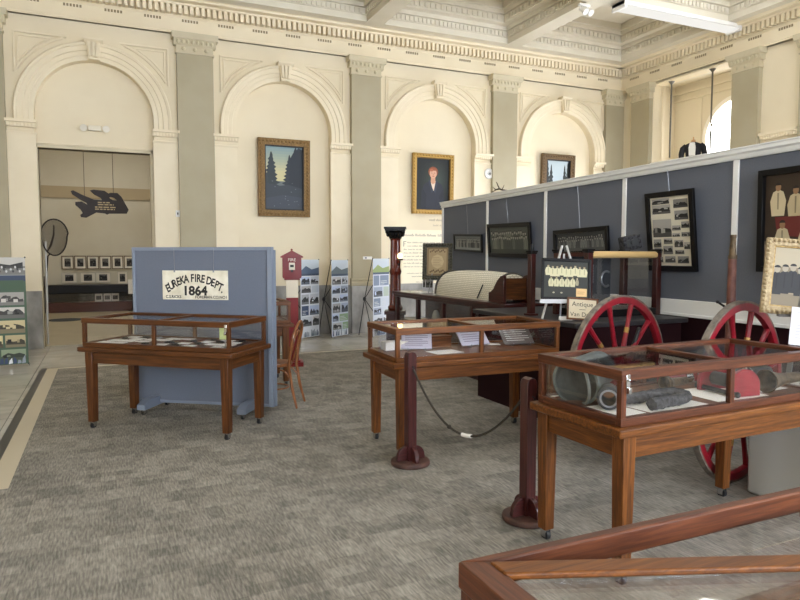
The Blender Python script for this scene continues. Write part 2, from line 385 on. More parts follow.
def impost(x0, x1, mtx, parent=wall, pier=True, zt=ZS):
    m = MB(); 
    if pier: m.box(x0, x1, -.03, 0, 0, zt-.22, 0)
    m.extr([(0, zt-.23), (-.045, zt-.23), (-.05, zt-.2), (-.04, zt-.19), (0, zt-.19)], x0-.01, x1+.01, 0)
    m.extr([(0, zt-.12), (-.06, zt-.12), (-.09, zt-.05), (-.125, zt-.045), (-.125, zt), (0, zt)], x0-.015, x1+.02, 0)
    n = int((x1-x0)/.05)
    for k in range(n): m.box(x0+(x1-x0)*(k+.2)/n, x0+(x1-x0)*(k+.75)/n, -.088, -.04, zt-.115, zt-.055, 0)
    o = m.build('impost', CREAM2, parent); o.matrix_local = mtx; return o
def arch(cx):
    a = MB(); prof = [(.95, .0), (.95, -.045), (1.02, -.05), (1.03, -.065), (1.10, -.065), (1.11, -.085), (1.19, -.085), (1.20, -.105), (1.235, -.11), (1.25, -.09), (1.25, 0)]
    n = 48; rows = []
    for k in range(n+1):
        t = math.pi*k/n; rows.append([a.bm.verts.new((cx+r*math.cos(t), y, r*math.sin(t))) for r, y in prof])
    for row in rows:
        for v in row: v.co.z += ZS+.15
    for k in range(n):
        for i in range(len(prof)-1): a.bm.faces.new((rows[k][i], rows[k][i+1], rows[k+1][i+1], rows[k+1][i]))
    for s in (-1, 1):
        pr = [(cx+s*r, y) for r, y in prof]
        lo = [a.bm.verts.new((x, y, ZS)) for x, y in pr]; hi = [a.bm.verts.new((x, y, ZS+.15)) for x, y in pr]
        for i in range(len(pr)-1): a.bm.faces.new((lo[i], lo[i+1], hi[i+1], hi[i]))
    o = a.build('arch_molding', CREAM2, wall, smooth=25); o.matrix_local = TB
    zk = ZS+.15+.95
    k = MB(); k.prism([(cx-.085, zk), (cx+.085, zk), (cx+.125, zk+.29), (cx-.125, zk+.29)], -.13, 0, 0)
    for q in (-1, 0, 1): k.prism([(cx+q*.055-.02, zk+.04), (cx+q*.055+.02, zk+.04), (cx+q*.075+.025, zk+.28), (cx+q*.075-.025, zk+.28)], -.18, -.12, 0)
    k.extr([(0, zk+.28), (-.15, zk+.28), (-.19, zk+.32), (-.19, zk+.35), (0, zk+.35)], cx-.15, cx+.15, 0)
    k.extr([(0, zk-.01), (-.15, zk-.01), (-.155, zk+.02), (-.14, zk+.045), (0, zk+.045)], cx-.09, cx+.09, 0)
    k.build('keystone', CREAM2, o)
    p = MB(); RR = 1.365; zt = 5.33; zc = ZS+.15
    for s in (-1, 1):
        xo = cx+s*1.21; t0 = math.asin((zt-zc)/RR); t1 = math.acos(1.21/RR)
        pts = [(cx+s*RR*math.cos(t1+(t0-t1)*i/14), -.012, zc+RR*math.sin(t1+(t0-t1)*i/14)) for i in range(15)]
        for off, rr in ((0, .022), (.055, .013)):
            q = [(x-s*off*.0+s*off*.6, y, z+off*.75) for x, y, z in pts if (abs(x-cx)+off*.6) < 1.21-off*.5+.03 and z+off*.75 < zt-off+.02]
            if len(q) > 1:
                q[-1] = (q[-1][0], -.012, zt-off); q[0] = (xo-s*off, -.012, q[0][2])
                p.tube(q+[(xo-s*off, -.012, zt-off)], rr, 6, 0, True)
    p.build('spandrel_molding', CREAM2, o)
for cx in CX:
    arch(cx)
for i, cx in enumerate(CX):
    impost(cx-1.68+.32, cx-AR+.02, TB)
    impost(cx+AR-.02, min(cx+1.68-.32, 11.22), TB)
# wainscot of grey marble along the back wall
b = MB()
for cx in CX:
    b.box(cx-1.68+.32, cx-AR+.02, YB-.05, YB, 0, 1.0, 0); b.box(cx+AR-.02, cx+1.68-.32, YB-.05, YB, 0, 1.0, 0)
    b.box(cx-AR, cx-AR+.02, YB-.03, YB+.15, 0, 1.0, 0); b.box(cx+AR-.02, cx+AR, YB-.03, YB+.15, 0, 1.0, 0)
    if cx > 0: b.box(cx-AR, cx+AR, YB+.12, YB+.15, 0, 1.0, 0)
for cx in PX: b.box(cx-.345, cx+.345, YB-.14, YB, 0, .985, 0)
b.box(XL, -2.1, YB-.03, YB, 0, 1.0, 0); b.box(11.2, XR, YB-.14, YB, 0, .985, 0)
struct(b.build('baseboard_back', MARBLE, bevel=.006, smooth=0))

def entablature(L, name, mtx, dentils=(0, 1e9)):
    e = MB()
    e.box(0, L, -.06, 0, ZA, 6.0, 0); e.extr([(0, ZA), (-.085, ZA), (-.085, ZA+.03), (-.07, ZA+.045), (0, ZA+.045)], 0, L, 0)
    e.box(0, L, -.065, 0, 5.935, 6.11, 0); e.extr([(-.06, 5.90), (-.1, 5.935), (-.06, 5.935)], 0, L, 0)
    k = 0
    while (k+1)*.1 < L:
        x = k*.1
        if dentils[0] <= x <= dentils[1]: e.box(x+.02, x+.08, -.19, -.05, 5.95, 6.09, 0)
        k += 1
    x = .35
    while x+.3 < L:
        if dentils[0] <= x <= dentils[1]:
            for j in range(6): e.box(x+j*.05, x+j*.05+.032, -.066, -.05, 5.84, 5.885, 1)  # vent holes drawn as dark boxes, their shade put into the colour
        x += .64
    e.extr([(0, 6.09), (-.205, 6.09), (-.215, 6.12), (-.36, 6.12), (-.37, 6.15), (-.40, 6.165), (-.44, 6.18), (-.45, 6.2), (0, 6.2)], 0, L, 0)
    o = e.build(name, [CREAM2, flat((140, 126, 98), .8)], smooth=20); o.matrix_world = mtx; return struct(o)
entablature(XR-XL, 'trim_3', Matrix.Translation((XL, YB, 0)), (3.6, 99))
RW = Matrix.Translation((XR, YB, 0)) @ Matrix.Rotation(R(-90), 4, 'Z')
entablature(YB-YF, 'trim_4', RW, (0, 7))

# right wall with the opening to the gallery beyond
w = MB(); T = .3
O0, O1, OZ0, OZ1 = 9.56, 11.72, 3.72, 5.58
w.box(XR, XR+T, O1, YB+.3, 0, 6.95, 0); w.box(XR, XR+T, O0, O1, 0, OZ0, 0); w.box(XR, XR+T, O0, O1, OZ1, 6.95, 0)
WR = [(4.6, 6.6), (.8, 2.8), (-3.0, -1.0)]
w.box(XR, XR+T, WR[0][1], O0, 0, 6.95, 0)
yy = WR[0][1]
for i, (a, c) in enumerate(WR):
    w.box(XR, XR+T, a, c, 0, 2.9, 0); w.box(XR, XR+T, a, c, 5.4, 6.95, 0)
    nx = WR[i+1][1] if i+1 < len(WR) else YF
    w.box(XR, XR+T, nx, a, 0, 6.95, 0)
wr = struct(w.build('wall_right', CREAM, smooth=0))
for yc, hw in ((12.015, .285), (9.23, .30), (7.8, .30)):
    pilaster(YB-yc, hw, wr, RW)
impost(YB-8.88, YB-8.15, RW, wr, False, 3.98)
l = MB(); l.box(XR-.06, XR+T+.05, O0, O1, OZ0-.02, OZ0+.06, 0); l.build('opening_sill', WHITE, wr, bevel=.01)
DAY = emit('daylight_pane', (230, 240, 255), 16.)
DAYL = emit('low_daylight_pane', (238, 243, 255), 9.)
DAYR = emit('side_daylight_pane', (232, 241, 255), 4.)
def wall_window(n, mtx, wdt, z0, z1, mat):
    fr = MB(); h = z1-z0
    for a in (0, wdt/2, wdt): fr.box(a-.04, a+.04, .05, .14, z0, z1, 0)
    for a in (z0, z0+h*.5, z1): fr.box(0, wdt, .05, .14, a-.04, a+.04, 0)
    o = fr.build('window_%d' % n, WHITE, smooth=0); o.matrix_world = mtx; struct(o)
    p = MB(); p.box(0, wdt, .16, .18, z0, z1, 0); p.build('pane', mat, o, smooth=0)
for i, (a, c) in enumerate(WR): wall_window(i+1, Matrix.Translation((XR, c, 0)) @ Matrix.Rotation(R(-90), 4, 'Z'), c-a, 2.9, 5.4, DAYR)
for i, (a, c) in enumerate(((9.2, 11.6), (6.4, 8.6))): wall_window(12+i, Matrix.Translation((XR-.2, c, 0)) @ Matrix.Rotation(R(-90), 4, 'Z'), c-a, .5, 3.3, DAYL)
# gallery beyond the opening
w = MB(); w.box(15, 15.2, 7, 14.3, 3.4, 6.9, 0); w.box(XR+T, 15.2, 14.1, 14.3, 3.4, 6.9, 0); w.box(XR+T, 15.2, 6.9, 7.1, 3.4, 6.9, 0)
w.box(XR+T, 15.2, 7, 14.3, 6.4, 6.6, 0); w.box(XR+T, 15.2, 7, 14.3, 3.3, 3.5, 0)
for z in (5.95, 6.15): w.box(14.94, 15, 7.1, 14.1, z, z+.06, 0)
w.box(14.97, 15, 13.15, 13.2, 3.5, 5.9, 0)
struct(w.build('wall_gallery', flat((214, 206, 188), .7), smooth=0))
g = MB(); g.prism([(-.92, 3.9), (.92, 3.9)] + circ(0, 4.73, .92, .92, 24, 0, math.pi), -.02, 0, 0)
G90 = Matrix.Translation((14.99, 12.02, 0)) @ Matrix.Rotation(R(-90), 4, 'Z')
fr = MB()
for k in range(24):
    a, c = math.pi*k/24, math.pi*(k+1)/24
    fr.prism([(.92*math.cos(a), 4.73+.92*math.sin(a)), (1.04*math.cos(a), 4.73+1.04*math.sin(a)), (1.04*math.cos(c), 4.73+1.04*math.sin(c)), (.92*math.cos(c), 4.73+.92*math.sin(c))], -.07, 0, 0)
for s in (-1, 1): fr.box(min(s*.92, s*1.04), max(s*.92, s*1.04), -.07, 0, 3.6, 4.73, 0)
fr.tube([(.84*math.cos(math.pi*k/20), -.035, 4.73+.84*math.sin(math.pi*k/20)) for k in range(21)], .014, 6, 0)
fo = struct(fr.build('window_4', WHITE)); fo.matrix_world = G90
g.build('pane', emit('bright_sky_pane', (255, 253, 248), 10.), fo, smooth=0)
for y in (11.33, 10.22):
    p = MB(); p.cyl((11.93, y, 3.86), (11.93, y, 5.57), .018, n=8); p.cyl((11.93, y, 5.52), (11.93, y, 5.58), .02, .07, 12)
    p.build('hanging_rod', flat((96, 92, 84), .5), wr)
# front and left walls (behind the camera)
w = MB(); FW = [(-4.6, -2.2), (.2, 2.8), (4.6, 7.2), (8.6, 10.6)]; x = XL
for a, c in FW:
    w.box(x, a, YF-.3, YF, 0, 6.95, 0); w.box(a, c, YF-.3, YF, 0, 1.2, 0); w.box(a, c, YF-.3, YF, 4.6, 6.95, 0); x = c
w.box(x, XR+.3, YF-.3, YF, 0, 6.95, 0); struct(w.build('wall_front', CREAM, smooth=0))
for i, (a, c) in enumerate(FW): wall_window(5+i, Matrix.Translation((c, YF, 0)) @ Matrix.Rotation(R(180), 4, 'Z'), c-a, 1.2, 4.6, DAY)
w = MB(); w.box(XL-.2, XL, YF-.3, YB+.3, 0, 6.95, 0); struct(w.build('wall_left', CREAM, smooth=0))
# ceiling with coffers
c = MB(); HW = .18
c.box(XL-.2, XR+.3, YF-.3, YB+.3, 6.86, 7.0, 0)
xs = [XL, -5.12, -1.76, 1.6, 4.96, 8.22]; ys = [-3.1, .05, 3.2, 6.35, 9.45]
for x in xs[1:]: c.box(x-HW, x+HW, YF, YB, 6.16, 6.9, 0)
c.box(XR-.58, XR, YF, YB, 6.161, 6.9, 0)
for y in ys: c.box(XL, XR, y-HW, y+HW, 6.162, 6.9, 0)
c.box(XL, XR, YB-.6, YB, 6.163, 6.9, 0)
cellx = [(-4.94, -1.94), (-1.58, 1.42), (1.78, 4.78), (5.14, 8.04), (8.4, XR-.58)]; celly = [(-2.92, -.13), (.23, 3.02), (3.38, 6.17), (6.53, 9.27), (9.63, YB-.6)]
def ring(a, b_, cc, d_, i0, i1, z):
    c.box(a+i0, b_-i0, cc+i0, cc+i1, z, 6.9, 0); c.box(a+i0, b_-i0, d_-i1, d_-i0, z, 6.9, 0)
    c.box(a+i0, a+i1, cc+i1, d_-i1, z, 6.9, 0); c.box(b_-i1, b_-i0, cc+i1, d_-i1, z, 6.9, 0)
def beads(a, b_, cc, d_, i, z, step, wd, h, dp):
    n = int((b_-a-2*i)/step)
    for k in range(n):
        x = a+i+(k+.25)*step; c.box(x, x+wd, cc+i, cc+i+dp, z, z+h, 0); c.box(x, x+wd, d_-i-dp, d_-i, z, z+h, 0)
    n = int((d_-cc-2*i)/step)
    for k in range(n):
        y = cc+i+(k+.25)*step; c.box(a+i, a+i+dp, y, y+wd, z, z+h, 0); c.box(b_-i-dp, b_-i, y, y+wd, z, z+h, 0)
for (a, b_) in cellx:
    for (cc, d_) in celly:
        ring(a, b_, cc, d_, 0, .04, 6.28); ring(a, b_, cc, d_, .04, .10, 6.40); ring(a, b_, cc, d_, .10, .26, 6.48); ring(a, b_, cc, d_, .26, .32, 6.64); ring(a, b_, cc, d_, .32, .38, 6.72)
        if d_ > 9 and a > 0:
            beads(a, b_, cc, d_, .04, 6.29, .095, .06, .09, .03); beads(a, b_, cc, d_, .26, 6.52, .12, .07, .09, .03)
ceil = struct(c.build('ceiling', CEIL, smooth=0))
LAMP = emit('lit_diffuser', (240, 245, 255), 8.5)
FARFILL = emit('far_room_fill', (255, 249, 238), 16.)  # glow of the lamps added to brighten the far room
k = 0
for (a, b_) in cellx[2:]:
    for (cc, d_) in celly[:4]:
        x, y = (a+b_)/2, (cc+d_)/2
        if k == 0:
            L0 = t = thing('ceiling_light', 'octagonal white lamp set in a ceiling coffer', 'ceiling light', (x, y, 6.86), 0, 'octagonal coffer lamps')
            m = MB(); m.lathe([(.50, 0), (.50, -.06), (.58, -.09), (.66, -.09), (.72, -.05), (.86, -.04), (.9, 0)], 8, 0, Matrix.Rotation(R(22.5), 4, 'Z')); m.build('frame', CEIL, t, smooth=0)
            m = MB(); m.lathe([(0, -.03), (.5, -.03), (.5, -.005), (0, -.005)], 8, 0, Matrix.Rotation(R(22.5), 4, 'Z')); m.build('diffuser', LAMP, t, smooth=0)
        else: copy_tree(L0, None, (x, y, 6.86))
        k += 1
# far room seen through the doorway
w = MB(); w.box(-4.7, 4.7, 21.3, 21.5, 0, 5.4, 0); w.box(-4.7, -4.5, 13.07, 21.3, 0, 5.4, 0); w.box(4.5, 4.7, 13.07, 21.3, 0, 5.4, 0)
wf = struct(w.build('wall_far', FARWALL, smooth=0))
w = MB(); w.box(-4.5, 4.5, 21.26, 21.3, 3.27, 3.61, 0); w.build('wall_band', FARBAND, wf, smooth=0)
w = MB(); w.box(-4.7, 4.7, 13.07, 21.5, 5.4, 5.6, 0); struct(w.build('ceiling_far_room', CEIL, smooth=0))
for y in (15.5, 18.8):  # out of view, added only to light the far room
    t = thing('ceiling_light', 'added unseen lamp brightening the room beyond the doorway', 'ceiling light', (0, y, 5.4), 0, 'added far room lamps')
    m = MB(); m.box(-1.25, 1.25, -.2, .2, -.08, 0, 0); m.build('housing', WHITE, t); m = MB(); m.box(-1.2, 1.2, -.17, .17, -.1, -.08, 0); m.build('diffuser', FARFILL, t, smooth=0)
# lamp fixture hung under the near right ceiling beam
t = thing('fluorescent_fixture', 'long white lamp fixture under the ceiling beam at upper right', 'lamp', (10.05, 9.40, 6.155))
m = MB(); m.box(-1.5, 1.5, -.16, .16, -.07, 0, 0); m.box(-1.5, -1.44, -.17, .17, -.13, 0, 0); m.box(1.44, 1.5, -.17, .17, -.13, 0, 0); m.build('housing', WHITE, t, bevel=.006)
m = MB(); m.box(-1.44, 1.44, -.14, .14, -.11, -.07, 0); m.build('diffuser', emit('fixture_glow', (255, 252, 245), .6), t, bevel=.02)
t = thing('spotlight', 'small white spotlight at the corner of the ceiling beam', 'spotlight', (8.05, 9.72, 6.158))
m = MB(); m.box(-.12, .12, -.03, .03, -.04, 0, 0); m.build('track', WHITE, t)
for s in (-1, 1):
    m = MB(); m.cyl((s*.06, 0, -.04), (s*.06, -.03, -.1), .012, n=8); m.cyl((s*.06, .02, -.08), (s*.06+.02, -.1, -.18), .035, .06, 14); m.build('lamp_head', WHITE, t)
# small fittings on the back wall
t = thing('emergency_light', 'white emergency light with two lamp heads above the doorway', 'emergency light', (-.10, YB+.15, 3.85))
m = MB(); m.box(-.11, .11, -.07, 0, -.045, .045, 0); m.build('housing', flat((228, 218, 196), .4), t, bevel=.01)
for s in (-1, 1):
    m = MB(); m.cyl((s*.17, -.02, .0), (s*.18, -.11, -.015), .05, .06, 14); m.cyl((s*.12, -.04, 0), (s*.17, -.04, 0), .02, n=8); m.build('lamp_head', flat((214, 206, 188), .3), t)
t = thing('wall_switch', 'small white switch plate high on the wall between doorway and pilaster', 'switch', (1.245, YB, 2.38))
m = MB(); m.box(-.035, .035, -.045, -.0, -.06, .06, 0); m.build('plate', WHITE, t, bevel=.004); m = MB(); m.box(-.01, .01, -.055, -.045, -.02, .02, 0); m.build('toggle', RUBBER, t)
t = thing('wall_sign', 'small white label on the pilaster above a photo banner', 'sign', (4.97, YB-.11, 1.56))
m = MB(); m.box(-.1, .1, -.008, 0, -.03, .03, 0); m.build('card', WHITE, t); m = MB(); m.face([(-.06, -.009, -.012), (-.02, -.009, -.012), (-.02, -.009, .012), (-.06, -.009, .012)]); m.build('mark', flat((70, 80, 120)), t, smooth=0)
t = thing('wall_sensor', 'round white sensor on the wall beside the pilaster above the partition', 'sensor', (7.94, YB-.04, 3.45))
m = MB(); m.lathe([(0, .05), (.04, .05), (.05, .03), (.11, .025), (.12, 0), (0, 0)], 24, 0, Matrix.Rotation(R(90), 4, 'X')); m.build('body', WHITE, t)
m = MB(); m.lathe([(0, .058), (.03, .055), (.032, .05), (0, .05)], 16, 0, Matrix.Rotation(R(90), 4, 'X')); m.build('lens', flat((120, 116, 110), .3), t)
# ------------------------------------------------------------------ display cases
LX, LY = .705, .285
def caster(parent, x, y, z=.075, r=.03):
    m = MB(); m.cyl((x-.012, y, r), (x+.012, y, r), r, n=14); o = m.build('caster', RUBBER, parent)
    m = MB(); m.cyl((x, y, z-.02), (x, y, z), .02, n=12); m.box(x-.021, x-.014, y-.02, y+.02, r*.7, z-.012, 0); m.box(x+.014, x+.021, y-.02, y+.02, r*.7, z-.012, 0)
    m.box(x-.02, x+.02, y-.012, y+.012, z-.02, z-.012, 0); m.build('caster_fork', CHROME, o)
def display_case(label, loc, rz, fam=OAK, diag=False, latch=None, half=(.765, .325), LX=.705, top=None):
    top = top or fam
    t = thing('display_case', label, 'display case', loc, rz, None)
    GX, GY = half
    for sx in (-1, 1):
        for sy in (-1, 1):
            m = MB(); x, y = sx*LX, sy*LY
            g = bmesh.ops.create_cube(m.bm, size=1., matrix=Matrix.Translation((x, y, .40)) @ Matrix.Diagonal((.08, .08, .67, 1)))
            for v in g['verts']:
                if v.co.z < .4: v.co.x = x+(v.co.x-x)*.8; v.co.y = y+(v.co.y-y)*.8
            for f in m.bm.faces: f.material_index = 2
            lg = m.build('leg', fam, t, bevel=.004); caster(lg, x, y)
    m = MB()
    for s in (-1, 1):
        m.box(-LX+.04, LX-.04, s*LY-.012+s*.014, s*LY+.012+s*.014, .625, .735, 0); m.box(s*LX-.012+s*.014, s*LX+.012+s*.014, -LY+.04, LY-.04, .625, .735, 1)
    m.build('apron', fam, t, bevel=.003)
    m = MB(); m.box(-GX-.035, GX+.035, -GY-.035, GY+.035, .735, .78, 0); m.build('ledge', fam, t, bevel=.008)
    m = MB(); m.box(-GX+.04, GX-.04, -GY+.04, GY-.04, .78, .81, 0); m.build('deck', fam, t)
    m = MB()
    for s in (-1, 1):
        m.box(-GX, GX, s*GY-.02-s*.02, s*GY+.02-s*.02, .78, .82, 0); m.box(s*GX-.02-s*.02, s*GX+.02-s*.02, -GY+.04, GY-.04, .78, .82, 1)
    m.build('bottom_rail', top, t, bevel=.003)
    for sx in (-1, 1):
        for sy in (-1, 1):
            m = MB(); m.box(sx*(GX-.016)-.016, sx*(GX-.016)+.016, sy*(GY-.016)-.016, sy*(GY-.016)+.016, .82, 1.0, 2); m.build('corner_post', top, t, bevel=.002)
    for sy in ((-1,) if diag else (-1, 1)):
        m = MB(); m.box(-.016, .016, sy*(GY-.014)-.014, sy*(GY-.014)+.014, .82, 1.0, 2); m.build('mullion', top, t, bevel=.002)
    m = MB(); fw = .05
    o = [(-GX-.004, -GY-.004), (GX+.004, -GY-.004), (GX+.004, GY+.004), (-GX-.004, GY+.004)]; i = [(-GX+fw, -GY+fw), (GX-fw, -GY+fw), (GX-fw, GY-fw), (-GX+fw, GY-fw)]
    X2 = Matrix(((1, 0, 0, 0), (0, 0, 1, 0), (0, 1, 0, 0), (0, 0, 0, 1)))
    if not diag:
        for k in range(4):
            j = (k+1) % 4; m.prism([o[k], o[j], i[j], i[k]], 1.0, 1.05, (0, 1)[k % 2], X2)
        m.box(-.018, .018, -GY+fw, GY-fw, 1.02, 1.046, 1)
    else:
        i[3] = (-GX+fw, GY-.022); i[2] = (GX-fw, GY-.022)
        for k in range(4):
            j = (k+1) % 4; m.prism([o[k], o[j], i[j], i[k]], 1.0, 1.05, (0, 1)[k % 2], X2)
    m.build('lid_frame', top, t, bevel=.004)
    if diag:
        m = MB(); a = (-GX+fw-.006, GY-.026); d = Vector((.93, -.365)).normalized(); n = Vector((-d.y, d.x)); L = 1.28; wv = .042
        p0 = Vector(a); q = [p0, p0+d*L, p0+d*L-n*wv, p0+Vector((.0, -.052))]
        m.prism([tuple(v) for v in q], 1.041, 1.054, 0, X2); m.build('brace_rail', fam, t, bevel=.004)
    def pane(x0, x1, y0, y1, z0, z1): m = MB(); m.box(x0, x1, y0, y1, z0, z1, 0); m.build('glass_pane', GLASS, t, smooth=0)
    for s in (-1, 1):
        for (a, b_) in ((-GX+.034, -.018), (.018, GX-.034)): pane(a, b_, s*(GY-.016)-.002, s*(GY-.016)+.002, .822, .998)
        pane(s*(GX-.016)-.002, s*(GX-.016)+.002, -GY+.034, GY-.034, .822, .998)
    if not diag:
        for (a, b_) in ((-GX+fw, -.02), (.02, GX-fw)): pane(a, b_, -GY+fw, GY-fw, 1.032, 1.036)
    else:
        m = MB(); a = Vector((-GX+fw, GY-.08)); 
        m.prism([(-GX+fw, -GY+fw), (GX-fw, -GY+fw), (GX-fw, GY-.60), (.42, GY-.485+.02), (-GX+fw, GY-.085)], 1.034, 1.038, 0, X2); m.build('glass_pane', GLASS, t, smooth=0)
        m = MB(); m.box(-.37, GX-.06, GY-.115, GY-.111, .86, 1.0, 0); m.build('glass_pane', GLASS, t, smooth=0)
        m = MB(); m.box(-.375, -.355, GY-.12, GY-.04, .955, .965, 0); m.box(-.375, -.355, GY-.122, GY-.117, .955, 1.02, 0); m.build('clip', GLASS, t, smooth=0)
    if latch:
        m = MB(); lx, ly = latch
        m.box(lx*GX-.012, lx*GX+.012, ly*GY+ly*.002, ly*GY+ly*.008, .965, 1.03, 0) if ly else None
        m.box(lx*GX-.009, lx*GX+.009, ly*GY+ly*.006, ly*GY+ly*.022, .94, .968, 0); m.ball((lx*GX, ly*GY+ly*.012, 1.005), .008); m.build('hasp', CHROME, t, bevel=.002)
    return t
def on(case, x, y, z=.81):
    """a point on the deck of a case, in world space"""
    a = case.rotation_euler.z; return (case.location.x+x*math.cos(a)-y*math.sin(a), case.location.y+x*math.sin(a)+y*math.cos(a), z*case.scale.z)
case1 = display_case('oak and glass display case in front of the freestanding blue panel', (.58, 6.385, 0), R(-40.7), OAKDARK, latch=(.955, -1)); case1.scale.z = .985
case2 = display_case('oak and glass display case behind the nearer maroon rope post, holding tilted cards', (2.815, 4.90, 0), R(-1.5), OAK); case2.scale.z = .985
case3 = display_case('oak and glass display case holding the black helmet, red spool and nozzles', (2.975, 2.68, 0), R(2), OAK, latch=(-.955, -1), half=(.782, .31), LX=.735, top=OAKRED); case3.scale.z = 1.01
case4 = display_case('oak and glass display case nearest the camera, cut by the bottom edge', (1.335, .672, 0), R(0), OAK, diag=True, top=OAKRED)
case5 = display_case('small oak display case half hidden behind the blue panel, by the red alarm post', (1.30, 8.15, 0), R(-3), OAK)

# what lies in the case before the blue panel
r = random.Random(11); a1 = case1.rotation_euler.z; used = []
def flat_item(name, label, cat, group, w, d, h, mat, x, y, case, rz, ellipse=False, under=0.):
    p = on(case, x, y, .81+under); t = MB()
    if ellipse: t.lathe([(0, 0), (1, 0), (1, .6), (.7, 1), (0, 1)], 20, 0, Matrix.Diagonal((w/2, d/2, h, 1)))
    else: t.box(-w/2, w/2, -d/2, d/2, 0, h, 0)
    o = t.build(name, mat, bevel=0 if ellipse else .001); o.location = p; o.rotation_euler.z = case.rotation_euler.z+rz
    tag(o, label, cat, group); return o
k = 0
for row, y in enumerate((-.2, -.06, .08, .2)):
    for j in range(9):
        x = -.62+j*.15+r.uniform(-.015, .015)
        if row == 0 and j in (7,): continue
        q = (row*9+j*5) % 7
        if q in (0, 2, 5, 6) and not (row == 3 and j == 2): flat_item('paper_card', 'white paper card among the relics in the case before the blue panel', 'card', 'white cards in the case before the blue panel', r.uniform(.11, .145), r.uniform(.08, .11), .004, WHITE, x, y, case1, r.uniform(-.15, .15))
        elif q in (1, 4): flat_item('dark_badge', 'dark metal badge among white cards in the case before the blue panel', 'badge', 'dark badges in the case before the blue panel', r.uniform(.06, .1), r.uniform(.05, .08), .016, IRON, x, y, case1, r.uniform(-.3, .3), True)
        elif q == 3: flat_item('fire_ribbon', 'reddish brown ribbon among the cards in the case before the blue panel', 'ribbon', 'ribbons in the case before the blue panel', .05, .11, .006, flat((88, 46, 38), .7), x, y, case1, r.uniform(-.3, .3))
        else: flat_item('silver_medal', 'small silver medal lying at the back of the case before the blue panel', 'medal', None, .07, .07, .012, STEEL, x, y, case1, 0, True)
t = thing('green_card', 'pale green card standing in the right end of the case before the blue panel', 'card', on(case1, .64, -.19), a1+R(12))
m = MB(); m.box(-.05, .05, -.002, .002, .07, .19, 0); m.build('card', flat((196, 208, 140), .6), t); m = MB(); m.box(-.004, .004, .0, .006, 0, .12, 0); m.box(-.03, .03, -.02, .02, 0, .006, 0); m.build('stand', STEEL, t)

# tilted cards and papers in the case behind the rope post
def tilted_card(label, case, x, y, w, h, rz, tilt, mat, lines=(120, 116, 128)):
    t = thing('tilted_card', label, 'information card', on(case, x, y), case.rotation_euler.z+rz)
    M = Matrix.Translation((0, .0, .012)) @ Matrix.Rotation(-tilt, 4, 'X')
    m = MB(); m.box(-w/2, w/2, -.004, .004, 0, h, 0, M); m.build('board', mat, t, bevel=.001)
    m = MB()
    for i in range(7): m.box(-w*.38, w*(.38 if i % 3 else .2), -.0052, -.004, h*(.84-.11*i), h*(.84-.11*i)+.006, 0, M)
    m.build('print', flat(lines, .7), t, smooth=0)
    m = MB()
    for s in (-1, 1):
        m.tube([(s*w*.28, -.05, .004), (s*w*.28, 0, .004), (s*w*.28, .008+h*.8*math.sin(tilt), .01+h*.8*math.cos(tilt)), (s*w*.28, .09+h*.4*math.sin(tilt), .004)], .003, 6); m.tube([(s*w*.28, -.05, .004), (s*w*.28, -.05, .03)], .003, 6)
    m.build('wire_stand', STEEL, t)
LAV = flat((184, 180, 196), .6)
tilted_card('lavender card on a wire stand, left end of the case behind the rope post', case2, -.42, .06, .26, .2, R(-24), R(48), LAV)
tilted_card('lavender card on a wire stand, middle of the case behind the rope post', case2, .17, .08, .30, .22, R(6), R(42), LAV)
tilted_card('dark grey striped card at the right end, in the case behind the rope post', case2, .56, -.02, .30, .22, R(-6), R(46), flat((94, 88, 84), .6), (200, 196, 190))
flat_item('paper_sheet', 'bright white sheet lying flat between tilted lavender cards', 'paper', None, .26, .19, .003, WHITE, -.24, -.12, case2, R(6))
flat_item('paper_sheet', 'small white sheet lying beside the dark striped card in the case', 'paper', None, .12, .09, .004, PAPER, .38, .14, case2, R(-20))
t = thing('wooden_block', 'small pale wooden box lying at the back between tilted cards', 'box', on(case2, -.14, .2), case2.rotation_euler.z)
m = MB(); m.box(-.1, .1, -.05, .05, 0, .085, None); m.build('box', OAK, t, bevel=.004); m = MB(); m.box(-.105, .105, -.054, .054, .085, .1, None); m.build('lid', OAK, t, bevel=.003)
flat_item('card_box', 'long cream box lying at the back left inside the case behind the rope post', 'box', None, .42, .12, .07, PAPER, -.46, .2, case2, 0)

# relics in the case with the red spool
W3 = case3.location
def at3(wx, wy, z=.795): return (wx, wy, z)
# the black leather helmet / bucket lying on its side
t = thing('leather_bucket', 'grey leather bucket lying on its side at the left end of the case', 'bucket', (2.405, 2.82, .8185), R(205), rx=0); t.scale = (1.08, 1.08, 1.08)
m = MB(); Mb = Matrix.Translation((0, 0, .118)) @ Matrix.Rotation(R(8), 4, 'Y') @ Matrix.Rotation(R(90), 4, 'Y')
m.lathe([(.0, -.15), (.085, -.15), (.092, -.14), (.104, .0), (.114, .12), (.118, .13), (.11, .13), (.1, .0), (.084, -.135), (0, -.137)], 28, 0, Mb); m.build('body', LEATHER, t)
m = MB(); m.lathe([(.112, .118), (.123, .12), (.123, .14), (.112, .142)], 28, 0, Mb, True); m.build('rim', flat((104, 112, 110), .5), t)
m = MB(); m.tube([Mb @ Vector((.11*math.cos(a), .11*math.sin(a), .13+.09*math.sin((a-.3)/2.6*math.pi))) for a in [.3+2.6*k/14 for k in range(15)]], .008, 8); m.build('handle', flat((120, 126, 122), .5), t)
t = thing('hose_coupling', 'short black ribbed coupling facing the left corner of the case', 'hose coupling', (2.36, 2.60, .8185), R(-42))
m = MB(); Mb = Matrix.Translation((0, 0, .062)) @ Matrix.Rotation(R(90), 4, 'X')
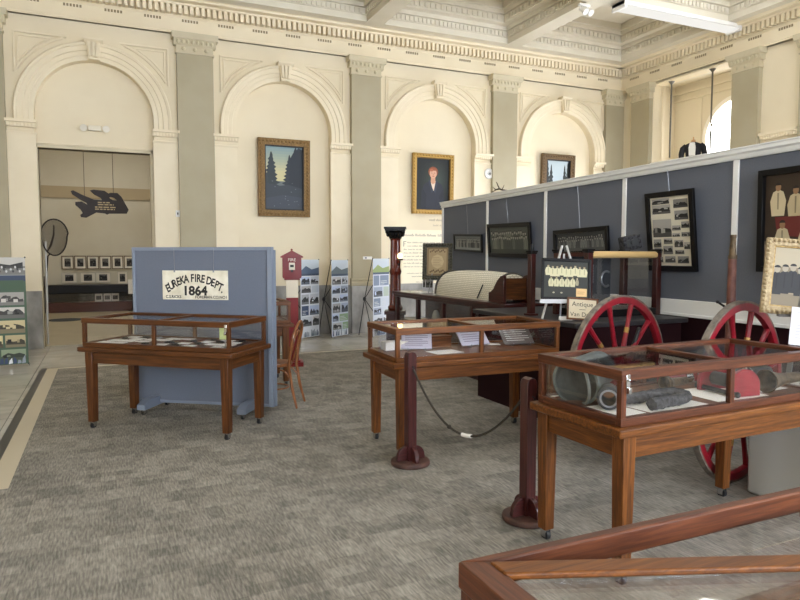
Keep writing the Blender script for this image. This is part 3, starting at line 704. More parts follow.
m.lathe([(.036, .09), (.05, .09), (.06, .085), (.06, .06), (.054, .055), (.06, .05), (.06, .03), (.05, .02), (.046, -.1), (.036, -.1), (.034, .06)], 28, 0, Mb, True); m.build('body', DARKGREY, t)
m = MB(); m.lathe([(.036, .092), (.046, .092), (.046, .086), (.036, .086)], 28, 0, Mb, True); m.build('mouth_ring', STEEL, t)
# folded charred hose
t = thing('charred_hose', 'charred black length of hose folded over on white paper', 'fire hose', (2.56, 2.51, .820), R(6))
m = MB(); pts = []
for k in range(40):
    a = k/39
    if a < .45: p = (-.13+.36*a/.45, .10-.03*a, .03)
    elif a < .6: q = (a-.45)/.15*math.pi; p = (.23+.045*math.sin(q), .03+.06*math.cos(q), .03+.004*math.sin(q))
    else: p = (.23-.30*(a-.6)/.4, -.04-.05*(a-.6), .03)
    pts.append(p)
rr = random.Random(3); n = 12; rows = []
for i, p in enumerate(pts):
    a_ = Vector(pts[max(0, i-1)]); b_ = Vector(pts[min(39, i+1)]); d = (b_-a_).normalized(); s_ = Vector((-d.y, d.x, 0))
    rows.append([m.bm.verts.new(Vector(p)+s_*(.033*math.cos(2*math.pi*j/n)*rr.uniform(.85, 1.15))+Vector((0, 0, .030*math.sin(2*math.pi*j/n)*rr.uniform(.8, 1.2)))) for j in range(n)])
for i in range(39):
    for j in range(n): m.bm.faces.new((rows[i][j], rows[i][(j+1) % n], rows[i+1][(j+1) % n], rows[i+1][j]))
m.bm.faces.new(rows[0][::-1]); m.bm.faces.new(rows[-1]); m.build('hose', CHAR, t, smooth=50)
# red spool
t = thing('red_spool', 'red wooden spool with two half round ends joined by a black bar', 'spool', (3.235, 2.60, .8185), R(-6)); t.scale = (.93, .93, .93)
half = [(-.115, 0)] + [(.115*math.cos(math.pi-math.pi*k/18), .055+.11*math.sin(math.pi*k/18)) for k in range(19)] + [(.115, 0)]
for y in (-.12, .12):
    m = MB(); m.prism(half, y-.012, y+.012, 0); m.build('end_plate', REDPAINT, t, bevel=.002)
m = MB(); m.cyl((0, -.108, .075), (0, .108, .075), .042, n=18); m.build('drum', DARKGREY, t)
m = MB(); m.cyl((-.085, -.16, .022), (-.085, .16, .022), .014, n=12); m.ball((-.085, -.16, .022), .018); m.ball((-.085, .16, .022), .018); m.build('bar', IRON, t)
# nozzles and hose pieces
def nozzle(name, label, loc, rz, prof, mat, ring=None, rmat=CHROME):
    t = thing(name, label, 'hose nozzle', loc, rz); zc = max(r_ for r_, _ in prof); Mb = Matrix.Translation((0, 0, zc)) @ Matrix.Rotation(R(90), 4, 'Y')
    m = MB(); m.lathe(prof, 24, 0, Mb); m.build('body', mat, t)
    for rg in ring or []:
        m = MB(); m.lathe([(rg[1]-.004, rg[0]-rg[2]), (rg[1], rg[0]-rg[2]), (rg[1], rg[0]+rg[2]), (rg[1]-.004, rg[0]+rg[2])], 24, 0, Mb, True); m.build('band', rmat, t)
nozzle('hose_nozzle', 'red and silver nozzle lying behind the charred hose', (3.20, 2.915, .8185), R(3), [(0, -.16), (.03, -.16), (.033, .0), (.033, .02), (.028, .03), (.028, .12), (.034, .125), (.034, .16), (.02, .16), (.018, .1), (0, .1)], REDPAINT, [(.06, .0345, .03), (.14, .0385, .016), (-.15, .036, .01)])
nozzle('brass_nozzle', 'small dull brass nozzle lying left of the red spool', (3.04, 2.80, .8185), R(186), [(0, -.1), (.022, -.1), (.024, .02), (.034, .06), (.042, .07), (.042, .1), (.032, .1), (.028, .05), (0, .05)], DULLBRASS)
nozzle('black_hose_end', 'black hose end with chrome rings lying right of the red spool', (3.52, 2.73, .8185), R(176), [(0, -.2), (.048, -.2), (.052, -.05), (.058, -.04), (.058, .04), (.05, .06), (.05, .14), (.036, .14), (.034, .05), (0, .05)], flat((30, 31, 34), .3), [(-.02, .0605, .008), (.01, .0605, .008), (.035, .0605, .006)])
nozzle('flared_horn', 'dull brown flared horn lying at the right end of the case', (3.57, 2.51, .8185), R(184), [(0, -.16), (.03, -.16), (.034, 0), (.05, .1), (.064, .14), (.068, .15), (.06, .15), (.046, .1), (.026, 0), (0, -.05)], DULLBRASS)
nozzle('black_hose_end', 'black hose end lying against the back glass at the right end', (3.56, 2.87, .8185), R(4), [(0, -.14), (.044, -.14), (.05, 0), (.05, .12), (.036, .12), (.034, .0), (0, 0)], flat((26, 27, 30), .3))
for lb, x, y, w, d, q in (('white paper sheet under the charred hose', 2.66, 2.56, .42, .28, 4), ('white paper sheet under the red spool', 3.18, 2.60, .40, .32, -3), ('white paper sheet under the coupling', 2.345, 2.56, .17, .24, 3), ('white paper sheet under the black hose end', 3.53, 2.66, .26, .30, 2)):
    flat_item('paper_sheet', lb, 'paper', None, w, d, .0015, PAPER, x-W3.x, y-W3.y, case3, R(q))
t = thing('red_card', 'small red folder under the leather bucket', 'card', (2.29, 2.93, .8185), R(10)); m = MB(); m.box(-.06, .06, -.03, .03, 0, .004); m.build('cover', ALARMRED, t); m = MB(); m.box(-.055, .055, -.028, .028, .004, .006); m.build('page', PAPER, t)
# ------------------------------------------------------------------ blue freestanding panel with its sign
PR = math.atan2(6.43-7.306, 1.55-.264); PLEN = 1.52
pan = thing('room_divider', 'freestanding blue grey display panel behind the left display case', 'display panel', (.264, 7.306, 0), PR)
m = MB(); m.box(.03, PLEN-.05, -.012, .012, .10, 1.655, 0); m.build('fabric_face', BLUEFAB, pan)
m = MB(); m.box(0, .03, -.025, .025, .08, 1.69, 0); m.box(PLEN-.05, PLEN, -.03, .03, .08, 1.69, 0); m.box(.03, PLEN-.05, -.025, .025, 1.655, 1.69, 0); m.box(.03, PLEN-.05, -.02, .02, .08, .11, 0); m.build('edge_frame', BLUEPAINT, pan, bevel=.004)
m = MB(); M_ = Matrix.Translation((PLEN, .03, 0)) @ Matrix.Rotation(R(173), 4, 'Z'); m.box(0, 1.2, -.012, .012, .1, 1.66, 0, M_); m.box(-.01, .03, -.02, .02, .08, 1.66, 0, M_); m.build('folded_leaf', BLUEPAINT, pan)
for u in (.23, 1.29):
    m = MB(); m.prism([(-.30, .06), (.24, .06), (.24, .09), (.05, .15), (-.2, .15), (-.30, .11)], u-.045, u+.045, 0, Matrix(((0, 1, 0, 0), (1, 0, 0, 0), (0, 0, 1, 0), (0, 0, 0, 1))))
    fo = m.build('foot', BLUEPAINT, pan, bevel=.004); caster(fo, u, -.25, .062, .024); caster(fo, u, .2, .062, .024)
sg = thing('fire_sign', 'cream EUREKA FIRE DEPT. 1864 sign hanging on the blue panel', 'sign', (0, 0, 0), PR)
c = math.cos(PR); s = math.sin(PR)
sg.location = (.264+c*.70+s*.03, 7.306+s*.70-c*.03, 1.305)
m = MB(); m.box(-.356, .356, -.006, .006, -.148, .148, 0); m.build('board', mottled('aged_cream_sign', (214, 206, 182), (236, 230, 212), 9, .5), sg, bevel=.002)
m = MB()
txt = "EUREKA FIRE DEPT."; ws = [.9 if ch == 'I' else .6 if ch in '. ' else 1.5 for ch in txt]; ws = [.55 if ch in '.I' else .5 if ch == ' ' else 1. for ch in txt]
tot = sum(ws); acc = 0; RAD = .46; SP = 1.46
for ch, wd in zip(txt, ws):
    a = (acc+wd/2)/tot-.5; acc += wd
    if ch == ' ': continue
    an = a*SP; x = RAD*math.sin(an)*1.0; z = -.425+RAD*math.cos(an)
    m.mesh(text_mesh(ch, .1, bold=.003), Matrix.Translation((x*.97, -.0075, z)) @ Matrix.Rotation(an*.62, 4, 'Y') @ UPR @ Matrix.Diagonal((.82, 1.1, 1, 1)), 0)
m.mesh(text_mesh('1864', .128, bold=.005), Matrix.Translation((0, -.0075, -.1)) @ UPR @ Matrix.Diagonal((1.05, 1., 1, 1)), 0)
m.mesh(text_mesh('C.S.RICKS', .04, bold=.001), Matrix.Translation((-.235, -.0075, -.132)) @ UPR, 0); m.mesh(text_mesh('FOREMAN.CO.NO1', .04, bold=.001), Matrix.Translation((.175, -.0075, -.134)) @ UPR, 0)
m.build('lettering', flat((30, 28, 26), .5), sg, smooth=0, label='black painted lettering')
m = MB(); m.tube([(-.22, -.004, .135), (-.222, -.002, .2), (-.225, 0, .38)], .0025, 6); m.tube([(.205, -.004, .135), (.205, 0, .38)], .002, 6); m.box(-.228, -.212, -.01, .0, .13, .15, 0); m.box(.197, .213, -.01, 0, .13, .15, 0); m.build('hanging_wire', STEEL, sg)

# bentwood chair
ch = thing('bentwood_chair', 'honey brown bentwood chair beside the right edge of the blue panel', 'chair', (1.61, 6.88, .008), R(60))
# local: back toward -y, front +y
m = MB(); m.lathe([(0, .455), (.17, .455), (.195, .462), (.205, .455), (.205, .435), (.195, .425), (0, .43)], 32, 0); m.build('seat', BENT[0], ch)
for sx in (-1, 1):
    m = MB(); m.tube([(sx*.13, .13, .43), (sx*.145, .16, .25), (sx*.16, .19, 0)], .016, 10, rad=[.017, .016, .011]); m.build('leg', BENT[2], ch)
m = MB(); pts = [(-.17, -.30, 0), (-.155, -.25, .2), (-.15, -.215, .43), (-.165, -.235, .6)]
pts += [(-.17*math.cos(math.pi*k/12), -.255-.05*math.sin(math.pi*k/12), .70+.20*math.sin(math.pi*k/12)) for k in range(13)] + [(-p[0], p[1], p[2]) for p in pts[::-1]]
m.tube(pts, .0155, 10, rad=[.011]+[.016]*(len(pts)-2)+[.011]); m.build('back_hoop', BENT[2], ch)
m = MB(); m.tube([(-.085, -.19, .45), (-.09, -.235, .6)] + [(-.095*math.cos(math.pi*k/10), -.25-.035*math.sin(math.pi*k/10), .67+.13*math.sin(math.pi*k/10)) for k in range(11)] + [(.09, -.235, .6), (.085, -.19, .45)], .010, 10); m.build('inner_hoop', BENT[2], ch)
m = MB(); m.tube([(.165*math.cos(a), .165*math.sin(a), .19) for a in [2*math.pi*k/28 for k in range(28)]], .009, 8, 0, True); m.build('foot_ring', BENT[0], ch)
for sx in (-1, 1):
    m = MB(); m.tube([(sx*.145, -.235, .3), (sx*.14, -.17, .38), (sx*.12, -.06, .415), (sx*.12, .04, .415), (sx*.142, .13, .36), (sx*.15, .165, .24)], .009, 8); m.build('arch_brace', BENT[1], ch)

# red fire alarm post
al = thing('fire_alarm_post', 'red and white fire alarm call post standing on a square base', 'fire alarm post', (2.46, 9.26, 0), R(-14))
m = MB(); m.box(-.15, .15, -.15, .15, 0, .07, 0); m.box(-.11, .11, -.11, .11, .07, .09, 0); m.build('base', ALARMRED, al, bevel=.006)
m = MB(); m.box(-.085, .085, -.085, .085, .09, 1.0, 0); m.build('post', ALARMRED, al, bevel=.004)
m = MB(); m.box(-.086, .086, -.086, .086, 1.0, 1.27, 0); m.build('white_section', flat((236, 226, 204), .5), al, bevel=.004)
bx = MB(); bx.prism([(-.125, 1.28), (.125, 1.28), (.135, 1.30), (.135, 1.58), (-.135, 1.58), (-.135, 1.30)], -.10, .10, 0); bx.box(-.11, .11, -.09, .09, 1.255, 1.285, 0)
bo = bx.build('alarm_box', ALARMRED, al, bevel=.005)
m = MB(); m.prism([(-.16, 1.575), (.16, 1.575), (.16, 1.595), (0, 1.68), (-.16, 1.595)], -.125, .125, 0); m.ball((0, 0, 1.69), .016); m.build('roof', ALARMRED, bo, bevel=.003)
m = MB(); m.box(-.042, .042, -.112, -.10, 1.40, 1.505, 0); m.build('call_plate', flat((226, 216, 196), .4), bo, bevel=.003)
m = MB(); m.box(-.026, .026, -.118, -.112, 1.44, 1.475, 0); m.cyl((0, -.1, 1.385), (0, -.125, 1.385), .018, n=12); m.build('pull_handle', RUBBER, bo)
m = MB(); m.mesh(text_mesh('FIRE', .062), Matrix.Translation((0, -.1035, 1.525)) @ UPR, 0); m.build('lettering', flat((240, 220, 200), .5), bo, smooth=0)

# photo banners on cross stands
def banner(label, loc, rz, w, h, bg, seed, colours, head=None, green=False):
    t = thing('photo_banner', label, 'banner', (*loc, 0), rz); r = random.Random(seed)
    p = Print(w, h, bg, 0, .03+h/2); z = .03+h
    p.rect(-w/2, w/2, z-.30, z, (196, 206, 214)); p.poly([(-w/2, z-.22), (-w*.2, z-.12), (w*.1, z-.19), (w/2, z-.15), (w/2, z-.3), (-w/2, z-.3)], head or (88, 104, 128)); p.rect(-w/2, w/2, z-.31, z-.27, (70, 84, 104))
    if green:
        p.rect(-w/2, w/2, z-.26, z, (150, 152, 152)); p.photo(-w/2, w/2, z-.25, z, 1.05, 7)
        for j in range(26): p.poly(circ(-w*.48+w*.96*j/25, z-.14-.03*(j % 3), .014, .02, 6), ((60, 60, 62), (206, 206, 204))[j % 2]); p.k -= 1
        p.k += 1; p.rect(-w/2, w/2, z-.34, z-.26, (58, 70, 92))
    zz = z-.33
    while zz > .22:
        hh = r.uniform(.15, .22); sp = r.uniform(.4, .6)
        for a, b_ in ((-w*.46, -w*.5+w*sp-.015), (-w*.5+w*sp+.015, w*.46)):
            q = r.random()
            if q < (.86 if green else .68): p.photo(a, b_, zz-hh+.02, zz, 1.12, r.randint(0, 999), r.choice(((1, .93, .72), (.86, .95, .78), (1, .98, .94))) if green else r.choice(((1, 1, 1), (.92, .98, 1.1), (1.1, 1.12, 1.16))))
            else: p.rect(a, b_, zz-hh+.02, zz, r.choice(colours))
            if q > .75 and not green:
                k0 = p.k
                for j in range(3): p.rect(a+.02, a+(b_-a)*r.uniform(.5, .9), zz-hh+.04+j*.03, zz-hh+.05+j*.03, (214, 218, 222)); p.k = k0
                p.k = k0+1
        zz -= hh+.01
    for j in range(12):
        x = -w*.46+w*.92*j/12; k0 = p.k; p.poly([(x, .04), (x+w*.07, .05), (x+w*.06, .05+r.uniform(.04, .14)), (x+.01, .05+r.uniform(.04, .12))], r.choice(((230, 234, 238), (60, 76, 104), (150, 160, 170)))); p.k = k0
    p.build('sheet', t)
    hub = (0, .40, .74); m = MB(); m.ball(hub, .045, 0, 12, (1, .7, 1)); m.build('hub', RUBBER, t)
    for x, z_, y in ((-w/2, h+.03, .005), (w/2, h+.03, .005), (-w/2, .03, .005), (w/2, .03, .005)):
        m = MB(); m.tube([hub, (x, y, z_)], .008, 8); m.ball((x, y, z_), .012); m.build('pole', RUBBER, t)
    m = MB(); m.tube([hub, (0, .54, .012)], .009, 8); m.ball((0, .54, .014), .013); m.build('pole', RUBBER, t)
    for x in (-w/2, w/2):
        m = MB(); m.tube([(x, .005, .03), (x*1.05, -.1, .012)], .008, 8); m.build('foot', CHROME, t)
BL = ((64, 80, 110), (120, 134, 156), (176, 190, 176), (204, 212, 222))
banner('tall blue and white photo banner directly right of the red alarm post', (3.60, 12.22), R(34), .56, 1.50, (226, 230, 236), 3, BL)
banner('tall photo banner with a pale green top, second right of the alarm post', (4.19, 12.16), R(34), .54, 1.49, (206, 214, 224), 8, BL + ((150, 176, 140),), (104, 116, 122))
banner('tall photo banner with a yellow green stripe beside the dark carved column', (4.96, 11.90), R(34), .58, 1.52, (210, 216, 226), 15, BL, (140, 158, 96))
GR = ((92, 112, 84), (70, 92, 70), (128, 146, 110))
banner('green photo banner at the left edge of the picture', (-1.42, 10.85), R(4), .72, 1.55, (74, 96, 76), 21, GR, (120, 122, 124), True)

# maroon rope posts
def rope_post(label, loc, rz, dark=False):
    t = thing('rope_post', label, 'stanchion', (*loc, .008), rz)
    m = MB(); m.prism([(-.036, .035), (.036, .035), (.036, .84), (.026, .862), (0, .872), (-.026, .862), (-.036, .84)], -.036, .036, 2); m.build('post', STANCH, t, bevel=.004)
    m = MB(); m.prism([(.15*math.cos(2*math.pi*k/40), .15*math.sin(2*math.pi*k/40)) for k in range(40)], 0, .038, 0, Matrix(((1, 0, 0, 0), (0, 0, 1, 0), (0, 1, 0, 0), (0, 0, 0, 1)))); m.build('base', mottled('worn_base_wood', (66, 44, 38), (96, 66, 56), 9, .6), t, bevel=.012)
    for a in range(4):
        m = MB(); M_ = Matrix.Rotation(R(90*a), 4, 'Z'); m.prism([(.036, .038), (.115, .038), (.118, .06)] + [(.036+.078*math.cos(q), .07+.075*math.sin(q)) for q in [R(90*k/8) for k in range(9)]] + [(.036, .145)], -.016, .016, 0, M_); m.build('bracket', STANCH[0], t, bevel=.003)
    m = MB(); m.tube([(.036*0, -.036, .76), (0, -.055, .755), (0, -.058, .735), (0, -.045, .73)], .005, 8); m.tube([(0, .036, .76), (0, .055, .755), (0, .058, .735), (0, .045, .73)], .005, 8); m.build('rope_hook', IRON, t)
S1, S2 = (2.09, 4.44), (2.285, 3.195)
rope_post('maroon wooden rope post in front of the middle display case', S1, R(2))
rope_post('maroon wooden rope post at the back left leg of the case with the red spool', S2, R(2))
rp = thing('barrier_rope', 'thin dark rope sagging between the two maroon posts', 'rope', (0, 0, 0))
pts = []
for k in range(25):
    u = k/24; pts.append((S1[0]+(S2[0]-S1[0])*u, S1[1]-.06+(S2[1]-S1[1]+.12)*u, .745-4*.36*u*(1-u)))
m = MB(); m.tube(pts, .008, 8); m.build('rope', flat((58, 52, 44), .8), rp)
m = MB(); m.tube(pts[12:15], .014, 10); m.build('tag', WHITE, rp, label='white tape tag')
m = MB(); m.ball(pts[9], .016, 0, 10); m.build('knot', flat((58, 52, 44), .8), rp)

# ------------------------------------------------------------------ red hose cart
CA = (3.765, 4.04); CB = (4.05, 3.165)
ax = Vector((CB[0]-CA[0], CB[1]-CA[1])); cart = thing('hose_cart', 'old fire hose cart with two tall red spoked wheels', 'cart', ((CA[0]+CB[0])/2, (CA[1]+CB[1])/2, .008), math.atan2(ax.y, ax.x)+R(90))
hl = ax.length/2; WRAD = .64      # local: axle along y; +y end is wheel A
def wheel(yc, rot):
    # rim as the part, the rest of the wheel below it
    Mw = Matrix.Translation((0, yc, WRAD)) @ Matrix.Rotation(rot, 4, 'Z') @ Matrix.Rotation(R(90), 4, 'X')
    m = MB(); m.lathe([(.575, -.022), (.625, -.022), (.627, 0), (.625, .022), (.575, .022), (.57, 0)], 56, 0, Mw, True); rim = m.build('wheel', REDPAINT, cart)
    m = MB(); m.lathe([(.624, -.023), (.64, -.022), (.64, .022), (.624, .023)], 56, 0, Mw, True); m.build('tyre', mottled('worn_iron_tyre', (92, 84, 76), (136, 124, 110), 20, .5, metal=.3), rim)
    m = MB(); m.lathe([(0, -.12), (.05, -.12), (.055, -.1), (.085, -.06), (.09, .06), (.055, .1), (.05, .12), (0, .12)], 24, 0, Mw); m.build('hub', REDPAINT, rim)
    for k in range(12):
        a = 2*math.pi*(k+.5)/12; d = Vector((math.cos(a), math.sin(a), 0))
        m = MB(); m.tube([Mw @ (d*q) for q in (.07, .14, .3, .45, .575)], .02, 8, rad=[.026, .024, .019, .018, .022]); sp = m.build('spoke', REDPAINT, rim)
        if k % 2 == 0:
            m = MB(); m.tube([Mw @ (d*q) for q in (.34, .385)], .0205, 8); m.build('gold_band', GOLDLEAF, rim)
wheel(hl, R(-5)); wheel(-hl, R(-5))
m = MB(); m.cyl((0, -hl, WRAD), (0, hl, WRAD), .03, n=14); m.build('axle', IRON, cart)
m = MB()
for y in (-.26, .26): m.box(-.5, 1.2, y-.03, y+.03, WRAD-.10, WRAD-.03, 0)
m.box(-.5, -.44, -.26, .26, WRAD-.10, WRAD-.03, 0); m.box(.4, .46, -.26, .26, WRAD-.10, WRAD-.03, 0); m.build('chassis', flat((64, 20, 26), .4), cart, bevel=.006)
m = MB(); m.tube([(-.02, hl-.1, WRAD+.03)] + [(.11-.13*math.cos(math.pi*k/10), hl-.1, WRAD+.12+.10*math.sin(math.pi*k/10)) for k in range(11)] + [(.24, hl-.1, WRAD+.03)], .016, 8); m.build('red_arch', REDPAINT, cart)
nz = thing('play_pipe', 'short brass nozzle with a black handle leaning inside the far red wheel', 'hose nozzle', (3.93, 4.10, .70), R(0))
m = MB(); m.cyl((0, 0, .05), (.045, .0, .16), .026, .02, 14); m.build('body', BRASS, nz); m = MB(); m.cyl((.045, 0, .16), (.095, 0, .29), .02, .014, 12); m.ball((.097, 0, .295), .018); m.build('handle', RUBBER, nz); m = MB(); m.cyl((-.01, 0, .0), (0, 0, .05), .03, .026, 14); m.build('coupling', IRON, nz)
pp = thing('tall_nozzle', 'tall brown leather wrapped nozzle standing upright behind the nearer red wheel', 'hose nozzle', (4.06, 3.26, .625))
m = MB(); m.lathe([(0, 0), (.046, 0), (.046, .06), (.034, .08), (.031, .6), (.027, .96), (0, .96)], 20, 0); m.build('wrapped_pipe', mottled('worn_brown_leather', (92, 56, 48), (126, 82, 70), 14, .5), pp)
m = MB(); m.lathe([(0, .955), (.030, .955), (.030, .975), (.024, .985), (.019, 1.1), (.022, 1.105), (.022, 1.125), (.012, 1.125), (.011, 1.05), (0, 1.05)], 20, 0); m.build('tip', DULLBRASS, pp)
m = MB(); m.cyl((0, 0, .585), (-.10, .03, .65), .008, n=8); m.ball((-.1, .03, .65), .012); m.build('lever', IRON, pp)

# pale pedestal at the right end of the case with the spool
t = thing('pedestal', 'pale grey box pedestal on the carpet at the right edge', 'pedestal', (4.13, 2.735, .008), R(-4))
m = MB(); m.box(-.235, .235, -.225, .225, 0, .69, 2); m.build('body', flat((196, 196, 190), .5), t, bevel=.02); m = MB(); m.box(-.245, .245, -.235, .235, .69, .72, 0); m.build('top', flat((206, 206, 200), .5), t, bevel=.006)
# ------------------------------------------------------------------ slate blue partition with framed photographs
PX0, PY0, PROT = 5.568, 10.455, R(-93.3)
part = thing('partition', 'long slate blue exhibition partition with white battens and white trim', 'partition', (PX0, PY0, 0), PROT)
PL_ = 8.6; PT = 2.46
SEAM = [0, 1.66, 3.27, 4.82, 6.30, 7.75, PL_]
for i in range(6):
    m = MB(); m.box(SEAM[i]+.003, SEAM[i+1]-.003, 0, .05, 1.16, PT, 0); m.build('fabric_panel', SLATE, part)
for i, u in enumerate(SEAM):
    m = MB(); m.box(u-.03, u+.03, -.014, .055, 1.165, PT, 0); m.build('batten', WHITETRIM, part, bevel=.003)
m = MB(); m.extr([(.09, PT), (-.02, PT), (-.03, PT+.015), (-.03, PT+.04), (-.05, PT+.055), (-.05, PT+.085), (-.06, PT+.09), (-.06, PT+.10), (.09, PT+.10)], -.03, PL_, 0); m.build('top_trim', WHITETRIM, part)
m = MB(); m.box(-.03, PL_, -.022, .06, 1.02, 1.165, 0); m.box(-.03, PL_, -.03, .06, 1.0, 1.03, 0); m.build('white_rail', WHITETRIM, part, bevel=.003)
m = MB(); m.box(-.03, PL_, 0, .05, 0, 1.0, 0); m.build('lower_panel', MAROON, part)
pc, ps = math.cos(PROT), math.sin(PROT)
def onpart(u, off=.0): return (PX0+pc*u+ps*off, PY0+ps*u-pc*off)     # off: metres in front of the panel face
def hung(label, u, zc, w, h, fw, roll, lean, fam, design, cat='framed photograph', wires=True, name='framed_photograph', d=.03):
    x, y = onpart(u, .03+math.tan(lean)*h*.0)
    t = thing(name, label, cat, (x, y, zc-h/2), PROT); t.rotation_euler = (lean, roll, PROT)
    frame_bars(w, h, fw, d, fam, 'frame', t)
    p = Print(w-2*fw+.01, h-2*fw+.01, (40, 40, 38), 0, h/2); design(p, w-2*fw, h-2*fw, h/2); p.build('print', t, (0, -.012, 0))
    m = MB(); m.box(-w/2+.004, w/2-.004, -.008, -.002, .004, h-.004, 0); m.build('backing', RUBBER, t)
    if wires:
        m = MB(); m.tube([(0, -.002, h-.01), (.0, -.015+.03*0, PT-zc+h/2)], .0022, 6); m.build('hanging_wire', STEEL, t)
    return t
def crowd(n, rows, bg, ground, coats, seed, band=None):
    def f(p, w, h, zc):
        r = random.Random(seed); p.rect(-w/2, w/2, zc-h/2, zc-h*.2, ground); p.rect(-w/2, w/2, zc-h*.2, zc+h/2, bg)
        for rw in range(rows):
            k0 = p.k
            for i in range(n):
                x = -w*.46+w*.92*(i+.3+.4*(rw % 2))/n; hh = h*(.60 if rows == 1 else .50)*r.uniform(.9, 1.08); p.k = k0+(i % 2)*3
                p.figure(x, zc-h*.34+h*.26*(rows-1-rw)/max(1, rows-.5), hh, r.choice(coats), (150, 148, 140))
            p.k = k0+8
    return f
BW = ((70, 72, 70), (92, 94, 92), (54, 56, 56), (112, 112, 108))
hung('dark wide photograph of a crowd, leftmost on the slate partition', 1.07, 1.815, 1.02, .29, .035, R(2), R(3), BLACKW, crowd(24, 2, (112, 116, 116), (146, 150, 146), ((84, 86, 84), (120, 122, 118), (64, 66, 66), (150, 150, 144)), 1))
hung('larger black framed dim photograph, second from left on the slate partition', 2.41, 1.83, 1.22, .50, .06, R(1), R(5), BLACKW, crowd(18, 2, (74, 78, 74), (60, 64, 58), ((92, 96, 88), (70, 74, 68), (112, 114, 104)), 2))
hung('wide black framed photograph above the easel photograph on the slate partition', 4.09, 1.775, 1.08, .33, .055, R(-1), R(3), BLACKW, crowd(20, 2, (52, 54, 56), (84, 86, 86), ((96, 98, 96), (120, 122, 120), (70, 72, 72)), 5))
def collage(p, w, h, zc):
    p.rect(-w/2, w/2, zc-h/2, zc+h/2, (222, 216, 196))
    L, T = -w/2, zc+h/2
    for i, (a, b_, c_, d_) in enumerate(((.05, .50, .02, .10), (.05, .52, .11, .24), (.60, .95, .05, .17), (.62, .95, .21, .34), (.05, .53, .32, .58), (.55, .76, .42, .49), (.78, .97, .37, .46), (.55, .74, .53, .58), (.78, .98, .52, .58), (.06, .26, .61, .73), (.33, .55, .60, .68), (.60, .82, .63, .73), (.84, .98, .66, .76), (.08, .27, .74, .83), (.32, .56, .71, .83), (.62, .84, .77, .83), (.08, .30, .87, .95), (.36, .62, .86, .95), (.68, .95, .86, .96))):
        p.photo(L+w*a, L+w*b_, T-h*d_, T-h*c_, .92, 40+i)
hung('black framed board of many small photographs on the slate partition', 5.61, 1.85, .64, .80, .055, R(0), R(6), BLACKW, collage, 'framed photographs', True, 'framed_collage', .035)
def team(p, w, h, zc):
    p.rect(-w/2, w/2, zc-h/2, zc+h/2, (58, 46, 36)); p.rect(-w/2, w/2, zc-h/2, zc-h*.22, (112, 100, 82)); p.poly([(-w/2, zc-h/2), (w/2, zc-h/2), (w/2, zc-h*.34), (-w/2, zc-h*.26)], (140, 128, 106))
    k0 = p.k
    for i in range(7): p.k = k0+(i % 2)*3; p.figure(-w*.40+w*.80*i/6, zc+h*.0+h*.05*(i % 2 == 0), h*.36, ((206, 190, 154), (190, 172, 136))[i % 2], (150, 116, 84), None, 1.35)
    p.k = k0+7; p.poly([(-w*.42, zc+h*.04), (w*.42, zc+h*.04), (w*.40, zc-h*.16), (0, zc-h*.22), (-w*.40, zc-h*.16)], (104, 42, 38))
    k0 = p.k
    for i in range(5): p.k = k0+(i % 2)*3; p.figure(-w*.36+w*.72*i/4, zc-h*.36, h*.36, (196, 182, 148), (150, 116, 84), None, 1.3)
    p.k = k0+7
    for i in range(5): x = -w*.34+w*.68*i/4; p.poly([(x-w*.07, zc-h*.36), (x+w*.05, zc-h*.38), (x+w*.09, zc-h*.30), (x-w*.02, zc-h*.29)], (188, 172, 140))
hung('large sepia photograph of men in white shirts, rightmost on the slate partition', 7.25, 1.895, 1.30, .86, .05, R(0), R(1), BLACKW, team, 'framed photograph', False, 'framed_photograph', .05)
tw = thing('dry_twig', 'small dark forked twig lying on top of the slate partition', 'twig', (*onpart(1.98, -.02), PT+.10), PROT+R(180))
m = MB(); m.tube([(-.22, 0, .015), (-.1, .01, .03), (0, 0, .06), (.1, 0, .05), (.2, .0, .10)], .011, 7, rad=[.006, .012, .014, .01, .004]); m.tube([(0, 0, .06), (.05, .01, .14), (.1, .0, .17)], .008, 6, rad=[.01, .007, .003]); m.tube([(-.1, .01, .03), (-.13, -.01, .10)], .008, 6, rad=[.009, .003]); m.tube([(.1, 0, .05), (.2, .02, .02)], .007, 6, rad=[.009, .005]); m.build('twig', flat((72, 60, 46), .8), tw)
# dressed bust in the opening of the right wall
bu = thing('dress_form', 'headless dress form in black jacket and white shirt, above the partition', 'dress form', (XR+.14, 10.66, 3.78), R(-60))
def loft(secs, n=20):
    m = MB(); rows = [[m.bm.verts.new((x+rx*math.cos(2*math.pi*k/n), y+ry*math.sin(2*math.pi*k/n), z)) for k in range(n)] for x, y, z, rx, ry in secs]
    for i in range(len(rows)-1):
        for k in range(n): m.bm.faces.new((rows[i][k], rows[i][(k+1) % n], rows[i+1][(k+1) % n], rows[i+1][k]))
    m.bm.faces.new(rows[0][::-1]); m.bm.faces.new(rows[-1]); return m
JACK = flat((30, 30, 34), .8)
m = loft([(0, 0, 0, .15, .11), (0, 0, .1, .165, .12), (0, 0, .2, .185, .12), (0, 0, .28, .17, .10), (0, 0, .315, .09, .07), (0, 0, .33, .055, .05)]); m.build('jacket', JACK, bu, smooth=60)
for s in (-1, 1):
    m = MB(); m.tube([(s*.15, 0, .27), (s*.215, .0, .2), (s*.24, -.02, .08), (s*.235, -.03, -.0)], .06, 12, rad=[.05, .065, .06, .055]); m.build('sleeve', JACK, bu)
m = MB(); m.prism([(-.065, .02), (.065, .02), (.075, .2), (.05, .31), (-.05, .31), (-.075, .2)], -.126, -.07, 0); m.build('shirt_front', flat((232, 230, 222), .7), bu, bevel=.015)
